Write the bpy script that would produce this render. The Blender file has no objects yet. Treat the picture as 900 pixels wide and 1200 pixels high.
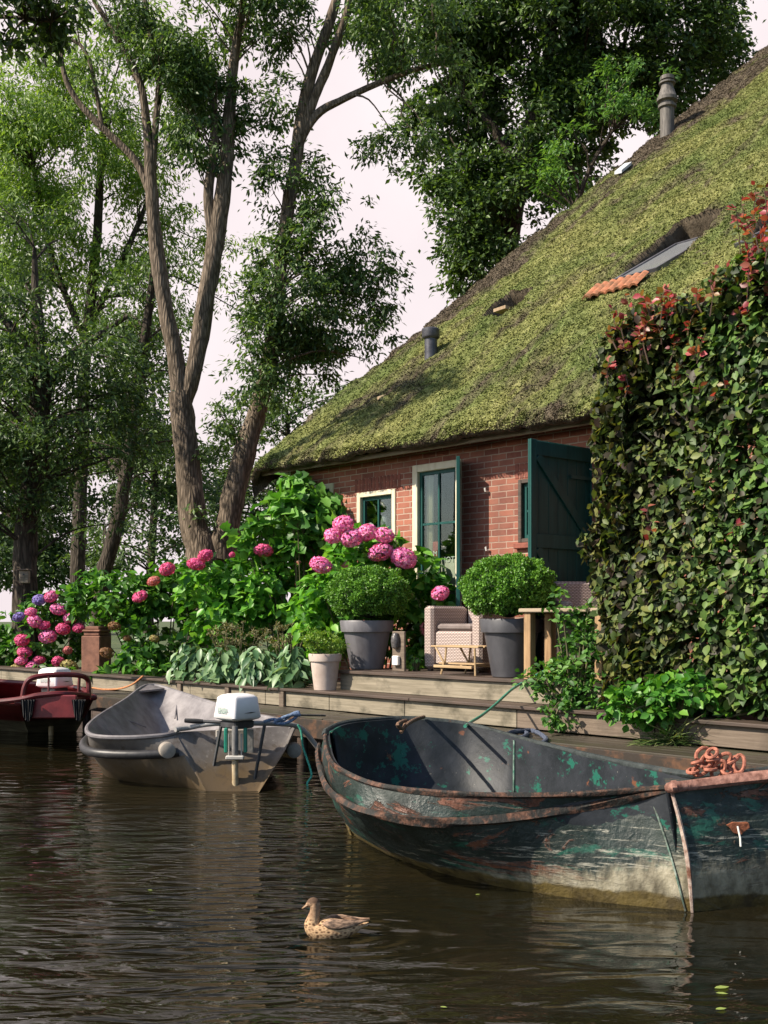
import bpy, math, random
import numpy as np
from mathutils import Vector, Matrix, noise, Quaternion

# ---------------------------------------------------------------- camera, sky, sun, exposure
scene = bpy.context.scene
COL = scene.collection
H = 1.5
FC = 1300.0            # focal length in photo pixels
cam_d = bpy.data.cameras.new('camera')
cam = bpy.data.objects.new('camera', cam_d)
COL.objects.link(cam)
cam.location = (0, 0, H)
cam.rotation_euler = (math.radians(90), 0, 0)
cam_d.sensor_fit = 'HORIZONTAL'
cam_d.sensor_width = 36
cam_d.lens = 52
cam_d.shift_y = 125 / 900
cam_d.clip_end = 2000
scene.camera = cam

SUN = Vector((-0.95, -0.31, 0.86)).normalized()
sl = bpy.data.lights.new('sun', 'SUN')
sl.energy = 5.0
sl.angle = math.radians(0.6)
sl.color = (1.0, 0.89, 0.74)
sun = bpy.data.objects.new('sun', sl)
sun.rotation_mode = 'QUATERNION'
sun.rotation_quaternion = (-SUN).to_track_quat('-Z', 'Y')
COL.objects.link(sun)

w = bpy.data.worlds.new('World')
scene.world = w
w.use_nodes = True
nt = w.node_tree
nt.nodes.clear()
def wn(t, **k):
    n = nt.nodes.new(t)
    for a, b in k.items(): setattr(n, a, b)
    return n
sky = wn('ShaderNodeTexSky', sky_type='NISHITA', sun_disc=False)
sky.sun_elevation = math.asin(SUN.z)
sky.sun_rotation = math.atan2(SUN.x, SUN.y)
sky.air_density = 1.0
tc = wn('ShaderNodeTexCoord')
sep = wn('ShaderNodeSeparateXYZ')
nt.links.new(tc.outputs['Generated'], sep.inputs[0])
nz = wn('ShaderNodeTexNoise')
nz.inputs['Scale'].default_value = 2.3
nz.inputs['Detail'].default_value = 7
nt.links.new(tc.outputs['Generated'], nz.inputs['Vector'])
m1 = wn('ShaderNodeMath', operation='MULTIPLY_ADD')        # north bank of cloud
m1.inputs[1].default_value = 0.62
nt.links.new(sep.outputs['Y'], m1.inputs[0])
nt.links.new(nz.outputs['Fac'], m1.inputs[2])
mr = wn('ShaderNodeMapRange')
mr.inputs['From Min'].default_value = 0.60
mr.inputs['From Max'].default_value = 0.86
nt.links.new(m1.outputs[0], mr.inputs['Value'])
nz2 = wn('ShaderNodeTexNoise')
nz2.inputs['Scale'].default_value = 5
nz2.inputs['Detail'].default_value = 5
nt.links.new(tc.outputs['Generated'], nz2.inputs['Vector'])
cr_ = wn('ShaderNodeValToRGB')
cr_.color_ramp.elements[0].position = 0.3
cr_.color_ramp.elements[0].color = (5.5, 4.85, 5.0, 1)
cr_.color_ramp.elements[1].position = 0.62
cr_.color_ramp.elements[1].color = (6.2, 5.55, 5.65, 1)
nt.links.new(nz2.outputs['Fac'], cr_.inputs[0])
mx = wn('ShaderNodeMix', data_type='RGBA')
nt.links.new(mr.outputs[0], mx.inputs['Factor'])
nt.links.new(sky.outputs[0], mx.inputs['A'])
nt.links.new(cr_.outputs[0], mx.inputs['B'])
bg = wn('ShaderNodeBackground')
bg.inputs['Strength'].default_value = 0.10
nt.links.new(mx.outputs['Result'], bg.inputs['Color'])
wo = wn('ShaderNodeOutputWorld')
nt.links.new(bg.outputs[0], wo.inputs[0])

vs = scene.view_settings
vs.view_transform = 'Standard'
vs.look = 'None'
vs.exposure = 0.75
vs.gamma = 1.0
vs.use_curve_mapping = False
scene.cycles.max_bounces = 6
scene.cycles.diffuse_bounces = 3
scene.cycles.glossy_bounces = 3
scene.cycles.transmission_bounces = 3
scene.cycles.transparent_max_bounces = 4
scene.cycles.caustics_reflective = False
scene.cycles.caustics_refractive = False

# ---------------------------------------------------------------- frames and helpers
U = Vector((1205, -1300, 0)).normalized()      # along the quay and the house wall, to the right
V = Vector((1300, 1205, 0)).normalized()       # from the water into the land
O = Vector((3.01, 8.70, 0))
YAW = math.atan2(U.y, U.x)
B_WALL, DOCK_Z, TREAD_Z, DECK_Z = 2.05, 0.45, 0.67, 0.90

def F(a, b, z): return O + U * a + V * b + Vector((0, 0, z))
def ab(p):
    d = Vector(p) - O
    return d.dot(U), d.dot(V)
def at(px, py, Y): return Vector(((px - 450) / FC * Y, Y, H - (py - 725) / FC * Y))
def az(px, py, z):
    Y = (H - z) * FC / (py - 725)
    return Vector(((px - 450) / FC * Y, Y, z))
def yb(px, b):
    d = Vector(((px - 450) / FC, 1, 0))
    return (b + O.dot(V)) / d.dot(V)
def onb(px, py, b): return at(px, py, yb(px, b))
def wall_az(px, py, b=B_WALL):
    p = onb(px, py, b)
    return ab(p)[0], p.z

def tag(o, label=None, cat=None, group=None, kind=None):
    if label: o['label'] = label
    if cat: o['category'] = cat
    if group: o['group'] = group
    if kind: o['kind'] = kind
    return o
def thing(name, label, cat, loc, yaw=0, group=None):
    o = bpy.data.objects.new(name, None)
    COL.objects.link(o)
    o.empty_display_size = 0.2
    o.location = loc
    o.rotation_euler = (0, 0, yaw)
    return tag(o, label, cat, group)
def mw(o):
    m = Matrix.Translation(o.location) @ o.rotation_euler.to_matrix().to_4x4()
    return mw(o.parent) @ m if o.parent else m

class MB:
    """collects world-space faces; build() links them as one mesh object"""
    def __init__(s): s.v = []; s.f = []; s.sm = []
    def add(s, vs_, fs, smooth=False):
        k = len(s.v)
        s.v += [tuple(p) for p in vs_]
        s.f += [tuple(i + k for i in f) for f in fs]
        s.sm += [smooth] * len(fs)
        return s
    def box(s, c, size, X=Vector((1, 0, 0)), Y=Vector((0, 1, 0)), Z=Vector((0, 0, 1)), bev=0.0):
        c = Vector(c); hx, hy, hz = [q / 2 for q in size]
        if bev <= 0:
            vs_ = [c + X * (hx * i) + Y * (hy * j) + Z * (hz * k) for k in (-1, 1) for j in (-1, 1) for i in (-1, 1)]
            return s.add(vs_, [(0, 2, 3, 1), (4, 5, 7, 6), (0, 1, 5, 4), (2, 6, 7, 3), (0, 4, 6, 2), (1, 3, 7, 5)])
        b = min(bev, hx * .9, hy * .9, hz * .9)
        vs_, fs = [], []
        rings = [(-hz, b), (-hz + b, 0), (hz - b, 0), (hz, b)]
        for z, ins in rings:
            x, y = hx - ins, hy - ins
            for (px, py) in ((x, y - b), (x - b, y), (-x + b, y), (-x, y - b), (-x, -y + b), (-x + b, -y), (x - b, -y), (x, -y + b)):
                vs_.append(c + X * px + Y * py + Z * z)
        for r in range(3):
            for i in range(8):
                j = (i + 1) % 8
                fs.append((r * 8 + i, r * 8 + j, r * 8 + 8 + j, r * 8 + 8 + i))
        fs.append(tuple(reversed(range(8)))); fs.append(tuple(range(24, 32)))
        return s.add(vs_, fs)
    def fbox(s, a0, a1, b0, b1, z0, z1, bev=0.0):
        return s.box(F((a0 + a1) / 2, (b0 + b1) / 2, (z0 + z1) / 2), (a1 - a0, b1 - b0, z1 - z0), U, V, bev=bev)
    def tube(s, pts, r, n=8, cap=True, jit=0.0, rng=None):
        pts = [Vector(p) for p in pts]
        m = len(pts)
        rs = r if hasattr(r, '__len__') else [r] * m
        vs_, fs = [], []
        ref = None
        for i, p in enumerate(pts):
            t = (pts[min(i + 1, m - 1)] - pts[max(i - 1, 0)])
            t = t.normalized() if t.length > 1e-9 else Vector((0, 0, 1))
            if ref is None:
                ref = t.orthogonal().normalized()
            ref = (ref - t * ref.dot(t))
            ref = ref.normalized() if ref.length > 1e-6 else t.orthogonal().normalized()
            w_ = t.cross(ref)
            for k in range(n):
                a = 2 * math.pi * k / n
                q = rs[i] * (1 + (jit * noise.noise(p * 2.3 + Vector((k * 1.7, 0, 0))) if jit else 0))
                vs_.append(p + (ref * math.cos(a) + w_ * math.sin(a)) * q)
        for i in range(m - 1):
            for k in range(n):
                j = (k + 1) % n
                fs.append((i * n + k, i * n + j, i * n + n + j, i * n + n + k))
        if cap:
            fs.append(tuple(reversed(range(n)))); fs.append(tuple(range((m - 1) * n, m * n)))
        return s.add(vs_, fs, True)
    def lathe(s, c, prof, n=28, axis=Vector((0, 0, 1)), cap0=True, cap1=True):
        c = Vector(c); axis = axis.normalized(); X = axis.orthogonal().normalized(); Y = axis.cross(X)
        vs_, fs = [], []
        for (r, z) in prof:
            for k in range(n):
                a = 2 * math.pi * k / n
                vs_.append(c + axis * z + (X * math.cos(a) + Y * math.sin(a)) * r)
        m = len(prof)
        for i in range(m - 1):
            for k in range(n):
                j = (k + 1) % n
                fs.append((i * n + k, i * n + j, i * n + n + j, i * n + n + k))
        if cap0: fs.append(tuple(reversed(range(n))))
        if cap1: fs.append(tuple(range((m - 1) * n, m * n)))
        return s.add(vs_, fs, True)
    def poly(s, pts): return s.add(pts, [tuple(range(len(pts)))])
    def prism(s, pts, d):
        """outline pts pushed along vector d"""
        n = len(pts); d = Vector(d)
        vs_ = [Vector(p) for p in pts] + [Vector(p) + d for p in pts]
        fs = [tuple(range(n)), tuple(reversed(range(n, 2 * n)))]
        fs += [(i, i + n, (i + 1) % n + n, (i + 1) % n) for i in range(n)]
        return s.add(vs_, fs)
    def loft(s, loops, smooth=True, closed=True):
        n = len(loops[0]); vs_ = [p for L in loops for p in L]; fs = []
        for i in range(len(loops) - 1):
            for k in range(n if closed else n - 1):
                j = (k + 1) % n
                fs.append((i * n + k, i * n + j, i * n + n + j, i * n + n + k))
        return s.add(vs_, fs, smooth)
    def fan(s, loop, c=None, smooth=False):
        n = len(loop)
        c = c or sum((Vector(p) for p in loop), Vector()) / n
        return s.add(list(loop) + [c], [(i, (i + 1) % n, n) for i in range(n)], smooth)
    def build(s, name, mat, parent=None, angle=40, bevel=0.0):
        inv = mw(parent).inverted() if parent else None
        if not parent:
            c = Vector(s.v[0]) * 0
        me = bpy.data.meshes.new(name)
        vs_ = [inv @ Vector(p) for p in s.v] if inv else s.v
        me.from_pydata([tuple(p) for p in vs_], [], s.f)
        me.update()
        if s.sm and any(s.sm):
            me.polygons.foreach_set('use_smooth', s.sm)
            me.set_sharp_from_angle(angle=math.radians(angle))
        me.materials.append(mat)
        o = bpy.data.objects.new(name, me)
        COL.objects.link(o)
        if parent: o.parent = parent
        if bevel:
            b = o.modifiers.new('bevel', 'BEVEL'); b.width = bevel; b.segments = 2; b.limit_method = 'ANGLE'
        return o

def cr(P, k=6, closed=True):
    """catmull-rom through control points, k samples per segment"""
    P = [Vector(p) for p in P]; n = len(P); out = []
    segs = n if closed else n - 1
    for i in range(segs):
        if closed: p0, p1, p2, p3 = P[i - 1], P[i], P[(i + 1) % n], P[(i + 2) % n]
        else: p0, p1, p2, p3 = P[max(i - 1, 0)], P[i], P[i + 1], P[min(i + 2, n - 1)]
        for j in range(k):
            t = j / k
            out.append(0.5 * ((2 * p1) + (p2 - p0) * t + (2 * p0 - 5 * p1 + 4 * p2 - p3) * t * t + (3 * p1 - p0 - 3 * p2 + p3) * t ** 3))
    if not closed: out.append(P[-1])
    return out
def lerp(a, b, t): return a + (b - a) * t

# ---------------------------------------------------------------- materials
class Mat:
    def __init__(s, name, rough=0.6, metal=0.0, spec=0.5, base=None):
        s.m = bpy.data.materials.new(name); s.m.use_nodes = True
        s.t = s.m.node_tree; s.N = s.t.nodes
        s.p = s.N['Principled BSDF']; s.out = s.N['Material Output']
        s.p.inputs['Roughness'].default_value = rough
        s.p.inputs['Metallic'].default_value = metal
        s.p.inputs['Specular IOR Level'].default_value = spec
        if base: s.p.inputs['Base Color'].default_value = (*base, 1)
        s._co = None
    def n(s, t, **k):
        x = s.N.new(t)
        for a, b in k.items():
            if a in ('inp',):
                for i, v in b.items():
                    if hasattr(v, 'is_output') or isinstance(v, bpy.types.NodeSocket): s.t.links.new(v, x.inputs[i])
                    else: x.inputs[i].default_value = v
            else: setattr(x, a, b)
        return x
    def co(s, scale=(1, 1, 1), rot=(0, 0, 0)):
        if s._co is None: s._co = s.n('ShaderNodeTexCoord').outputs['Object']
        if scale == (1, 1, 1) and rot == (0, 0, 0): return s._co
        mp = s.n('ShaderNodeMapping'); s.t.links.new(s._co, mp.inputs[0])
        mp.inputs['Scale'].default_value = scale; mp.inputs['Rotation'].default_value = rot
        return mp.outputs[0]
    def noise(s, scale, detail=4, stretch=(1, 1, 1), rough=0.6, rot=(0, 0, 0), dist=0):
        x = s.n('ShaderNodeTexNoise', inp={'Vector': s.co(stretch, rot), 'Scale': scale, 'Detail': detail, 'Roughness': rough, 'Distortion': dist})
        return x.outputs['Fac']
    def ramp(s, fac, stops, interp='LINEAR'):
        r = s.n('ShaderNodeValToRGB'); s.t.links.new(fac, r.inputs[0])
        e = r.color_ramp; e.interpolation = interp
        while len(e.elements) < len(stops): e.elements.new(0.5)
        for el, (p, c) in zip(e.elements, stops):
            el.position = p; el.color = (*c, 1) if hasattr(c, '__len__') else (c, c, c, 1)
        return r.outputs[0]
    def mix(s, fac, a, b, blend='MIX'):
        x = s.n('ShaderNodeMix', data_type='RGBA', blend_type=blend)
        for k, v in (('Factor', fac), ('A', a), ('B', b)):
            if isinstance(v, bpy.types.NodeSocket): s.t.links.new(v, x.inputs[k])
            else: x.inputs[k].default_value = v if k == 'Factor' else (*v, 1)
        return x.outputs['Result']
    def math(s, op, a, b=0.0, clamp=False):
        x = s.n('ShaderNodeMath', operation=op, use_clamp=clamp)
        for i, v in enumerate((a, b)):
            if isinstance(v, bpy.types.NodeSocket): s.t.links.new(v, x.inputs[i])
            else: x.inputs[i].default_value = v
        return x.outputs[0]
    def color(s, c): s.t.links.new(c, s.p.inputs['Base Color']); return s
    def rough(s, c): s.t.links.new(c, s.p.inputs['Roughness']); return s
    def bump(s, h, strength=0.4, dist=0.02):
        x = s.n('ShaderNodeBump', inp={'Height': h, 'Strength': strength, 'Distance': dist})
        s.t.links.new(x.outputs[0], s.p.inputs['Normal']); return s
    def sepz(s):
        x = s.n('ShaderNodeSeparateXYZ'); s.t.links.new(s.co(), x.inputs[0]); return x.outputs

def simple(name, c1, c2, scale=8, rough=0.6, bump=0.2, stretch=(1, 1, 1), metal=0, spec=0.5, lo=0.35, hi=0.65, dist=0.01):
    m = Mat(name, rough, metal, spec)
    f = m.noise(scale, 6, stretch)
    m.color(m.ramp(f, [(lo, c1), (hi, c2)]))
    if bump: m.bump(m.noise(scale * 3, 5, stretch), bump, dist)
    return m.m

def leafmat(name, cols, rough=0.45, trans=0.35, nscale=1.2, ncol=None, spec=0.4, xmix=None):
    """per-leaf colour from cols, plus translucency"""
    m = Mat(name, rough, 0, spec)
    g = m.n('ShaderNodeNewGeometry')
    k = len(cols)
    c = m.ramp(g.outputs['Random Per Island'], [((i + .5) / k, q) for i, q in enumerate(cols)], 'LINEAR')
    if ncol:
        c = m.mix(m.ramp(m.noise(nscale, 3), [(0.42, 0.0), (0.62, 1.0)]), c, ncol)
    if xmix:
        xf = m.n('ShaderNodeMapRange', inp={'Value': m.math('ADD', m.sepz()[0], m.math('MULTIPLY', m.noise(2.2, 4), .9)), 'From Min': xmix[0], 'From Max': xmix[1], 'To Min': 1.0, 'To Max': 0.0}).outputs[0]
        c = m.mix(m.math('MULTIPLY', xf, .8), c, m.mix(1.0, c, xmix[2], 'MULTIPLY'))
    m.color(c)
    tr = m.n('ShaderNodeBsdfTranslucent')
    tcol = m.mix(1.0, c, (1.5, 1.5, 0.6), 'MULTIPLY')
    m.t.links.new(tcol, tr.inputs['Color'])
    ms = m.n('ShaderNodeMixShader', inp={0: trans})
    m.t.links.new(m.p.outputs[0], ms.inputs[1]); m.t.links.new(tr.outputs[0], ms.inputs[2])
    m.t.links.new(ms.outputs[0], m.out.inputs['Surface'])
    return m.m

# ---------------------------------------------------------------- leaves (numpy)
RG = np.random.default_rng(7)
def nrm(a): return a / np.maximum(np.linalg.norm(a, axis=1, keepdims=True), 1e-9)
def leaf_mesh(name, C, N, D, S, mat, parent=None, aspect=0.5, shape='tri', fold=0.15, droop=0.0, kind=None):
    """C centres, N normals, D directions, S lengths -> one mesh of separate leaves"""
    C = np.asarray(C, float); n = len(C)
    D = nrm(np.asarray(D, float)); N = np.asarray(N, float)
    X = nrm(np.cross(D, N)); N = np.cross(X, D)
    S = np.asarray(S, float).reshape(-1, 1)
    wd = S * aspect / 2
    if shape == 'tri':      # 4 verts, 2 triangles folded on the midrib
        L = [(-0.5, 0, 0), (0.0, 1, 1), (0.5, 0, 0), (0.0, -1, 1)]
        faces = [(0, 1, 2), (0, 2, 3)]
    elif shape == 'ovate':  # 8 verts, midrib plus two sides
        L = [(-0.5, 0, 0), (-0.25, 0.8, .8), (0.08, 1.0, 1), (0.5, 0, 0), (0.08, -1.0, 1), (-0.25, -0.8, .8), (-0.2, 0, 0), (0.12, 0, 0)]
        faces = [(0, 1, 6), (0, 6, 5), (6, 1, 2, 7), (6, 7, 4, 5), (7, 2, 3), (7, 3, 4)]
    elif shape == 'lobed':  # grape-like leaf
        L = [(-0.35, 0, 0), (-0.5, .55, .4), (-.15, .62, .7), (-0.1, 1.0, .9), (.12, .6, .5), (.28, .62, .6), (.5, 0, 0),
             (.28, -.62, .6), (.12, -.6, .5), (-0.1, -1.0, .9), (-.15, -.62, .7), (-0.5, -.55, .4), (0, 0, 0)]
        faces = [(12, i, i + 1) for i in range(11)] + [(12, 11, 0)]
    elif shape == 'blade':
        L = [(-0.5, .9, 0), (-0.5, -.9, 0), (0.1, -.7, 0), (0.1, .7, 0), (0.5, 0, 0)]
        faces = [(0, 1, 2, 3), (3, 2, 4)]
    elif shape == 'petal':
        L = [(-.5, -1, 0), (.5, -1, 0), (.5, 1, 0), (-.5, 1, 0)]
        faces = [(0, 1, 2, 3)]
    L = np.array(L); k = len(L)
    P = np.empty((n, k, 3))
    for i, (l, x, f) in enumerate(L):
        P[:, i] = C + D * (S * l) + X * (wd * x) + N * (S * fold * f * aspect) - N * (S * droop * (l + 0.5) ** 2)
    if parent is not None:
        inv = np.array(mw(parent).inverted())
        P = P @ inv[:3, :3].T + inv[:3, 3]
    me = bpy.data.meshes.new(name)
    me.vertices.add(n * k); me.vertices.foreach_set('co', P.ravel())
    lens = np.tile([len(f) for f in faces], n)
    idx = (np.concatenate([np.array(f) for f in faces])[None, :] + (np.arange(n) * k)[:, None]).ravel()
    me.loops.add(len(idx)); me.loops.foreach_set('vertex_index', idx.astype(np.int32))
    st = np.concatenate([[0], np.cumsum(lens)[:-1]])
    me.polygons.add(len(lens)); me.polygons.foreach_set('loop_start', st.astype(np.int32))
    me.polygons.foreach_set('use_smooth', np.ones(len(lens), bool) if shape in ('ovate', 'lobed') else np.zeros(len(lens), bool))
    me.update(calc_edges=True)
    me.materials.append(mat)
    o = bpy.data.objects.new(name, me); COL.objects.link(o)
    if parent is not None: o.parent = parent
    if kind: o['kind'] = kind
    return o

def blob(px, py, rx, ry, Y, rd, dens=1.0):
    return (np.array(at(px, py, Y)), np.array((rx * Y / FC, rd, ry * Y / FC)), dens)
def clumped(blobs, per_m2, lv, rc=(0.25, 0.5), size=(0.08, 0.14), up=0.8, out=0.6, down=0.35, shell=0.6, flat=0.55, gap=None, soft=0.0):
    """clumps of leaves through ellipsoids: returns C, N, D, S and the clump centres"""
    Cs, Ns, Ds, Ss, CC = [], [], [], [], []
    for c, r, dens in blobs:
        m = max(2, int(per_m2 * dens * (r[0] * r[2] + r[1] * (r[0] + r[2]) * .5) * 3.14))
        d = nrm(RG.normal(size=(m, 3)))
        u = RG.random((m, 1)) ** (1 / 3)
        u = u * (1 - shell) + shell * (0.7 + 0.3 * RG.random((m, 1)))
        if soft: u = u * (1 + soft * np.abs(RG.normal(size=(m, 1))))
        cc = c + d * u * r
        if gap is not None:
            cc = cc[np.array([noise.noise(Vector(q) * gap[0]) for q in cc]) > gap[1]]; m = len(cc)
            if m == 0: continue
        CC.append(cc)
        rr = RG.uniform(*rc, size=(m, 1, 1))
        g = RG.normal(size=(m, lv, 3)) * 0.5
        g = np.clip(g, -1.15, 1.15)
        off = g * rr * np.array([1, 1, flat])
        p = cc[:, None, :] + off
        outw = nrm((p - c).reshape(-1, 3))
        loc = nrm(off.reshape(-1, 3) + 1e-6)
        D = nrm(loc * out + outw * 0.3 + RG.normal(size=loc.shape) * 0.45 - np.array([0, 0, down]))
        N = nrm(np.array([0, 0, up]) + outw * 0.45 + RG.normal(size=loc.shape) * 0.45)
        Cs.append(p.reshape(-1, 3)); Ns.append(N); Ds.append(D)
        Ss.append(RG.uniform(*size, size=m * lv))
    return np.vstack(Cs), np.vstack(Ns), np.vstack(Ds), np.concatenate(Ss), np.vstack(CC)

# ---------------------------------------------------------------- setting: water, ground
def water_mat():
    m = Mat('water', 0.012, 0, 1.0)
    m.p.inputs['IOR'].default_value = 1.33
    m.color(m.ramp(m.noise(0.6, 4), [(0.35, (0.0055, 0.0060, 0.003)), (0.65, (0.014, 0.011, 0.005))]))
    wv = m.n('ShaderNodeTexNoise', inp={'Vector': m.co((0.62, 1.5, 1), (0, 0, 0.10)), 'Scale': 3.6, 'Detail': 1.2, 'Roughness': 0.45, 'Distortion': 0.7}).outputs['Fac']
    fine = m.n('ShaderNodeTexNoise', inp={'Vector': m.co((0.7, 1.5, 1), (0, 0, -0.15)), 'Scale': 15, 'Detail': 2.5, 'Roughness': 0.6, 'Distortion': 0.8}).outputs['Fac']
    swell = m.n('ShaderNodeTexNoise', inp={'Vector': m.co((0.7, 1.2, 1), (0, 0, 0.3)), 'Scale': 1.0, 'Detail': 1}).outputs['Fac']
    amt = m.ramp(m.noise(0.55, 3, (0.8, 1.2, 1)), [(0.38, 0.05), (0.58, 1.0)])
    pp = az(255, 1045, 0); so = m.sepz()
    gx = m.math('DIVIDE', m.math('SUBTRACT', so[0], pp.x), .62); gy = m.math('DIVIDE', m.math('SUBTRACT', so[1], pp.y), 2.3)
    gust = m.math('POWER', 2.718, m.math('MULTIPLY', m.math('ADD', m.math('MULTIPLY', gx, gx), m.math('MULTIPLY', gy, gy)), -1.0))
    amt = m.math('ADD', m.math('MULTIPLY', amt, .38), m.math('MULTIPLY', gust, 1.2))
    # rings and wake of the swimming duck
    dk_ = az(400, 1097, 0)
    so = m.sepz()
    dx = m.math('MULTIPLY', m.math('SUBTRACT', so[0], dk_.x), 0.7); dy = m.math('SUBTRACT', so[1], dk_.y)
    rr0 = m.math('SQRT', m.math('ADD', m.math('MULTIPLY', dx, dx), m.math('MULTIPLY', dy, dy)))
    ring = m.math('MULTIPLY', m.math('SINE', m.math('MULTIPLY', rr0, 55.0)), m.math('POWER', 2.718, m.math('MULTIPLY', rr0, -3.6)))
    h = m.math('ADD', m.math('MULTIPLY', wv, 0.75), m.math('MULTIPLY', m.math('MULTIPLY', fine, amt), 0.20))
    h = m.math('ADD', h, m.math('ADD', m.math('MULTIPLY', swell, .6), m.math('MULTIPLY', ring, .28)))
    gl = m.n('ShaderNodeTexNoise', inp={'Vector': m.co((0.5, 1.6, 1), (0, 0, 0.05)), 'Scale': 5.5, 'Detail': 1.5, 'Roughness': .5, 'Distortion': 1.0}).outputs['Fac']
    h = m.math('ADD', h, m.math('MULTIPLY', m.math('MULTIPLY', gl, gust), 5.0))
    m.bump(h, 0.6, 0.060)
    return m.m
wm = MB(); wm.poly([(-250, -80, 0), (250, -80, 0), (250, 400, 0), (-250, 400, 0)])
tag(wm.build('water', water_mat()), kind='structure')

soil = simple('soil', (0.035, 0.024, 0.015), (0.075, 0.055, 0.033), 9, 0.95, 0.6)
m = Mat('lawn', 0.95)
m.color(m.ramp(m.noise(1.3, 5), [(0.35, (0.03, 0.05, 0.015)), (0.6, (0.06, 0.09, 0.025)), (0.75, (0.09, 0.075, 0.04))]))
m.bump(m.noise(30, 4), 0.6, 0.03)
g = MB()
g.add([F(-300, 0.28, 0.60), F(300, 0.28, 0.60), F(300, 600, 0.60), F(-300, 600, 0.60), F(-300, 0.28, -0.6), F(300, 0.28, -0.6)], [(0, 1, 2, 3), (4, 5, 1, 0)])
tag(g.build('ground', m.m), kind='structure')
g = MB(); g.poly([F(-14, 0.02, 0.625), F(4, 0.02, 0.625), F(4, B_WALL - .01, 0.625), F(-14, B_WALL - .01, 0.625)])
tag(g.build('planting_bed', soil), kind='structure')

def wood_mat(name, c1, c2, stain=(0.03, 0.022, 0.015), amt=0.5, rough=0.75, rot=0.0, axis=0):
    m = Mat(name, rough)
    st = (0.35, 6, 8) if axis == 0 else (6, 6, 0.4)
    grain = m.noise(5, 7, st, 0.65)
    c = m.ramp(grain, [(0.35, c1), (0.65, c2)])
    blot = m.ramp(m.noise(2.6, 6, (1, 1, 1.4)), [(0.5, 0.0), (0.5 + .25 / max(amt, .01) * .5, 1.0)])
    m.color(m.mix(m.math('MULTIPLY', blot, amt), c, stain))
    m.bump(grain, 0.35, 0.006)
    return m.m
plank_pale = wood_mat('pale_weathered_plank', (0.17, 0.145, 0.10), (0.29, 0.25, 0.185), (0.07, 0.062, 0.04), 0.85)
plank_brown = wood_mat('brown_weathered_plank', (0.11, 0.08, 0.058), (0.20, 0.155, 0.115), (0.06, 0.045, 0.03), 0.7)
board_dark = wood_mat('dark_wet_board', (0.045, 0.030, 0.022), (0.095, 0.065, 0.05), (0.02, 0.02, 0.012), 0.6, 0.55)
dock_wood = wood_mat('dock_board', (0.032, 0.026, 0.020), (0.07, 0.058, 0.042), (0.045, 0.05, 0.02), 0.7, 0.4)

def apx(px, b): return ab(onb(px, 725, b))[0]
# quay wall with its cap
qa0, qa1 = apx(-160, 0), 3.2
base = F((qa0 + qa1) / 2, 0, 0)
quay = thing('quay_wall', 'low quay wall of pale weathered planks with a dark cap board running along the water', 'wall', base, YAW)
x = qa1; i = 0
rr = random.Random(3)
while x > qa0:
    L = rr.uniform(1.2, 1.75)
    x0 = max(x - L, qa0)
    mb = MB().fbox(x0 + .004, x - .004, 0.0, 0.05, 0.46, 0.635, bev=.004)
    mb.build('plank', plank_brown if x > apx(640, 0) else plank_pale, quay)
    mb = MB().fbox(x0 + .004, x - .004, 0.006, 0.05, -0.3, 0.44)
    mb.build('footing_plank', board_dark, quay)
    x = x0; i += 1
capm = MB()
x = qa1
while x > qa0:
    x0 = max(x - 2.4, qa0); e = rr.uniform(-.004, .004)
    capm.fbox(x0 + .003, x - .003, -0.045, 0.30, 0.637 + e, 0.67 + e, bev=.006); x = x0
capm.build('cap_board', board_dark, quay)
for px in (212, 268, 332):
    a = apx(px, 0); MB().fbox(a - .045, a + .045, -0.035, -0.002, 0.2, 0.632, bev=.006).build('post', plank_brown, quay)

# jetty
dock = thing('jetty', 'low dark wet boardwalk between the quay wall and the boats', 'jetty', F(-2, -0.35, 0), YAW)
d0, d1 = apx(118, -.35), 3.2
for k in range(5):
    b0 = -0.70 + k * 0.14
    mb = MB(); x = d1
    while x > d0:
        x0 = max(x - rr.uniform(2, 3), d0); e = rr.uniform(-.003, .003)
        mb.fbox(x0 + .004, x - .004, b0 + .004, b0 + .132, 0.415 + e, 0.45 + e, bev=.004); x = x0
    mb.build('board', dock_wood, dock)
MB().fbox(d0, d1, -0.735, -0.703, 0.24, 0.44, bev=.004).build('edge_beam', simple('rusty_beam', (0.028, 0.02, 0.014), (0.13, 0.06, 0.028), 7, 0.8, 0.3, lo=.5, hi=.72), dock)
x = d1 - .2
while x > d0:
    MB().tube([F(x, -0.66, -0.5), F(x, -0.66, 0.41)], 0.06, 10).build('pile', board_dark, dock); x -= 1.6

# terrace deck and the upper riser
dl, dr = apx(398, .3), apx(790, .3)
terr = thing('terrace_step', 'raised wooden terrace with two steps in front of the brick cottage', 'deck', F((dl + dr) / 2, 1, 0.67), YAW)
mb = MB(); x = dr
MB().fbox(dl, dr, 0.31, 0.35, 0.672, 0.862, bev=.004).build('riser', plank_pale, terr)
MB().fbox(dl, dl + .04, 0.355, 1.9, 0.672, 0.862).build('side_board', plank_brown, terr)
mb = MB(); b = 0.275
while b < B_WALL - .04:
    e = rr.uniform(-.002, .002)
    b1 = min(b + 0.14, B_WALL - .015)
    mb.fbox(dl - .03, dr, b, b1 - .006, 0.866 + e, 0.90 + e, bev=.004); b = b1
mb.build('deck_boards', board_dark, terr)

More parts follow.
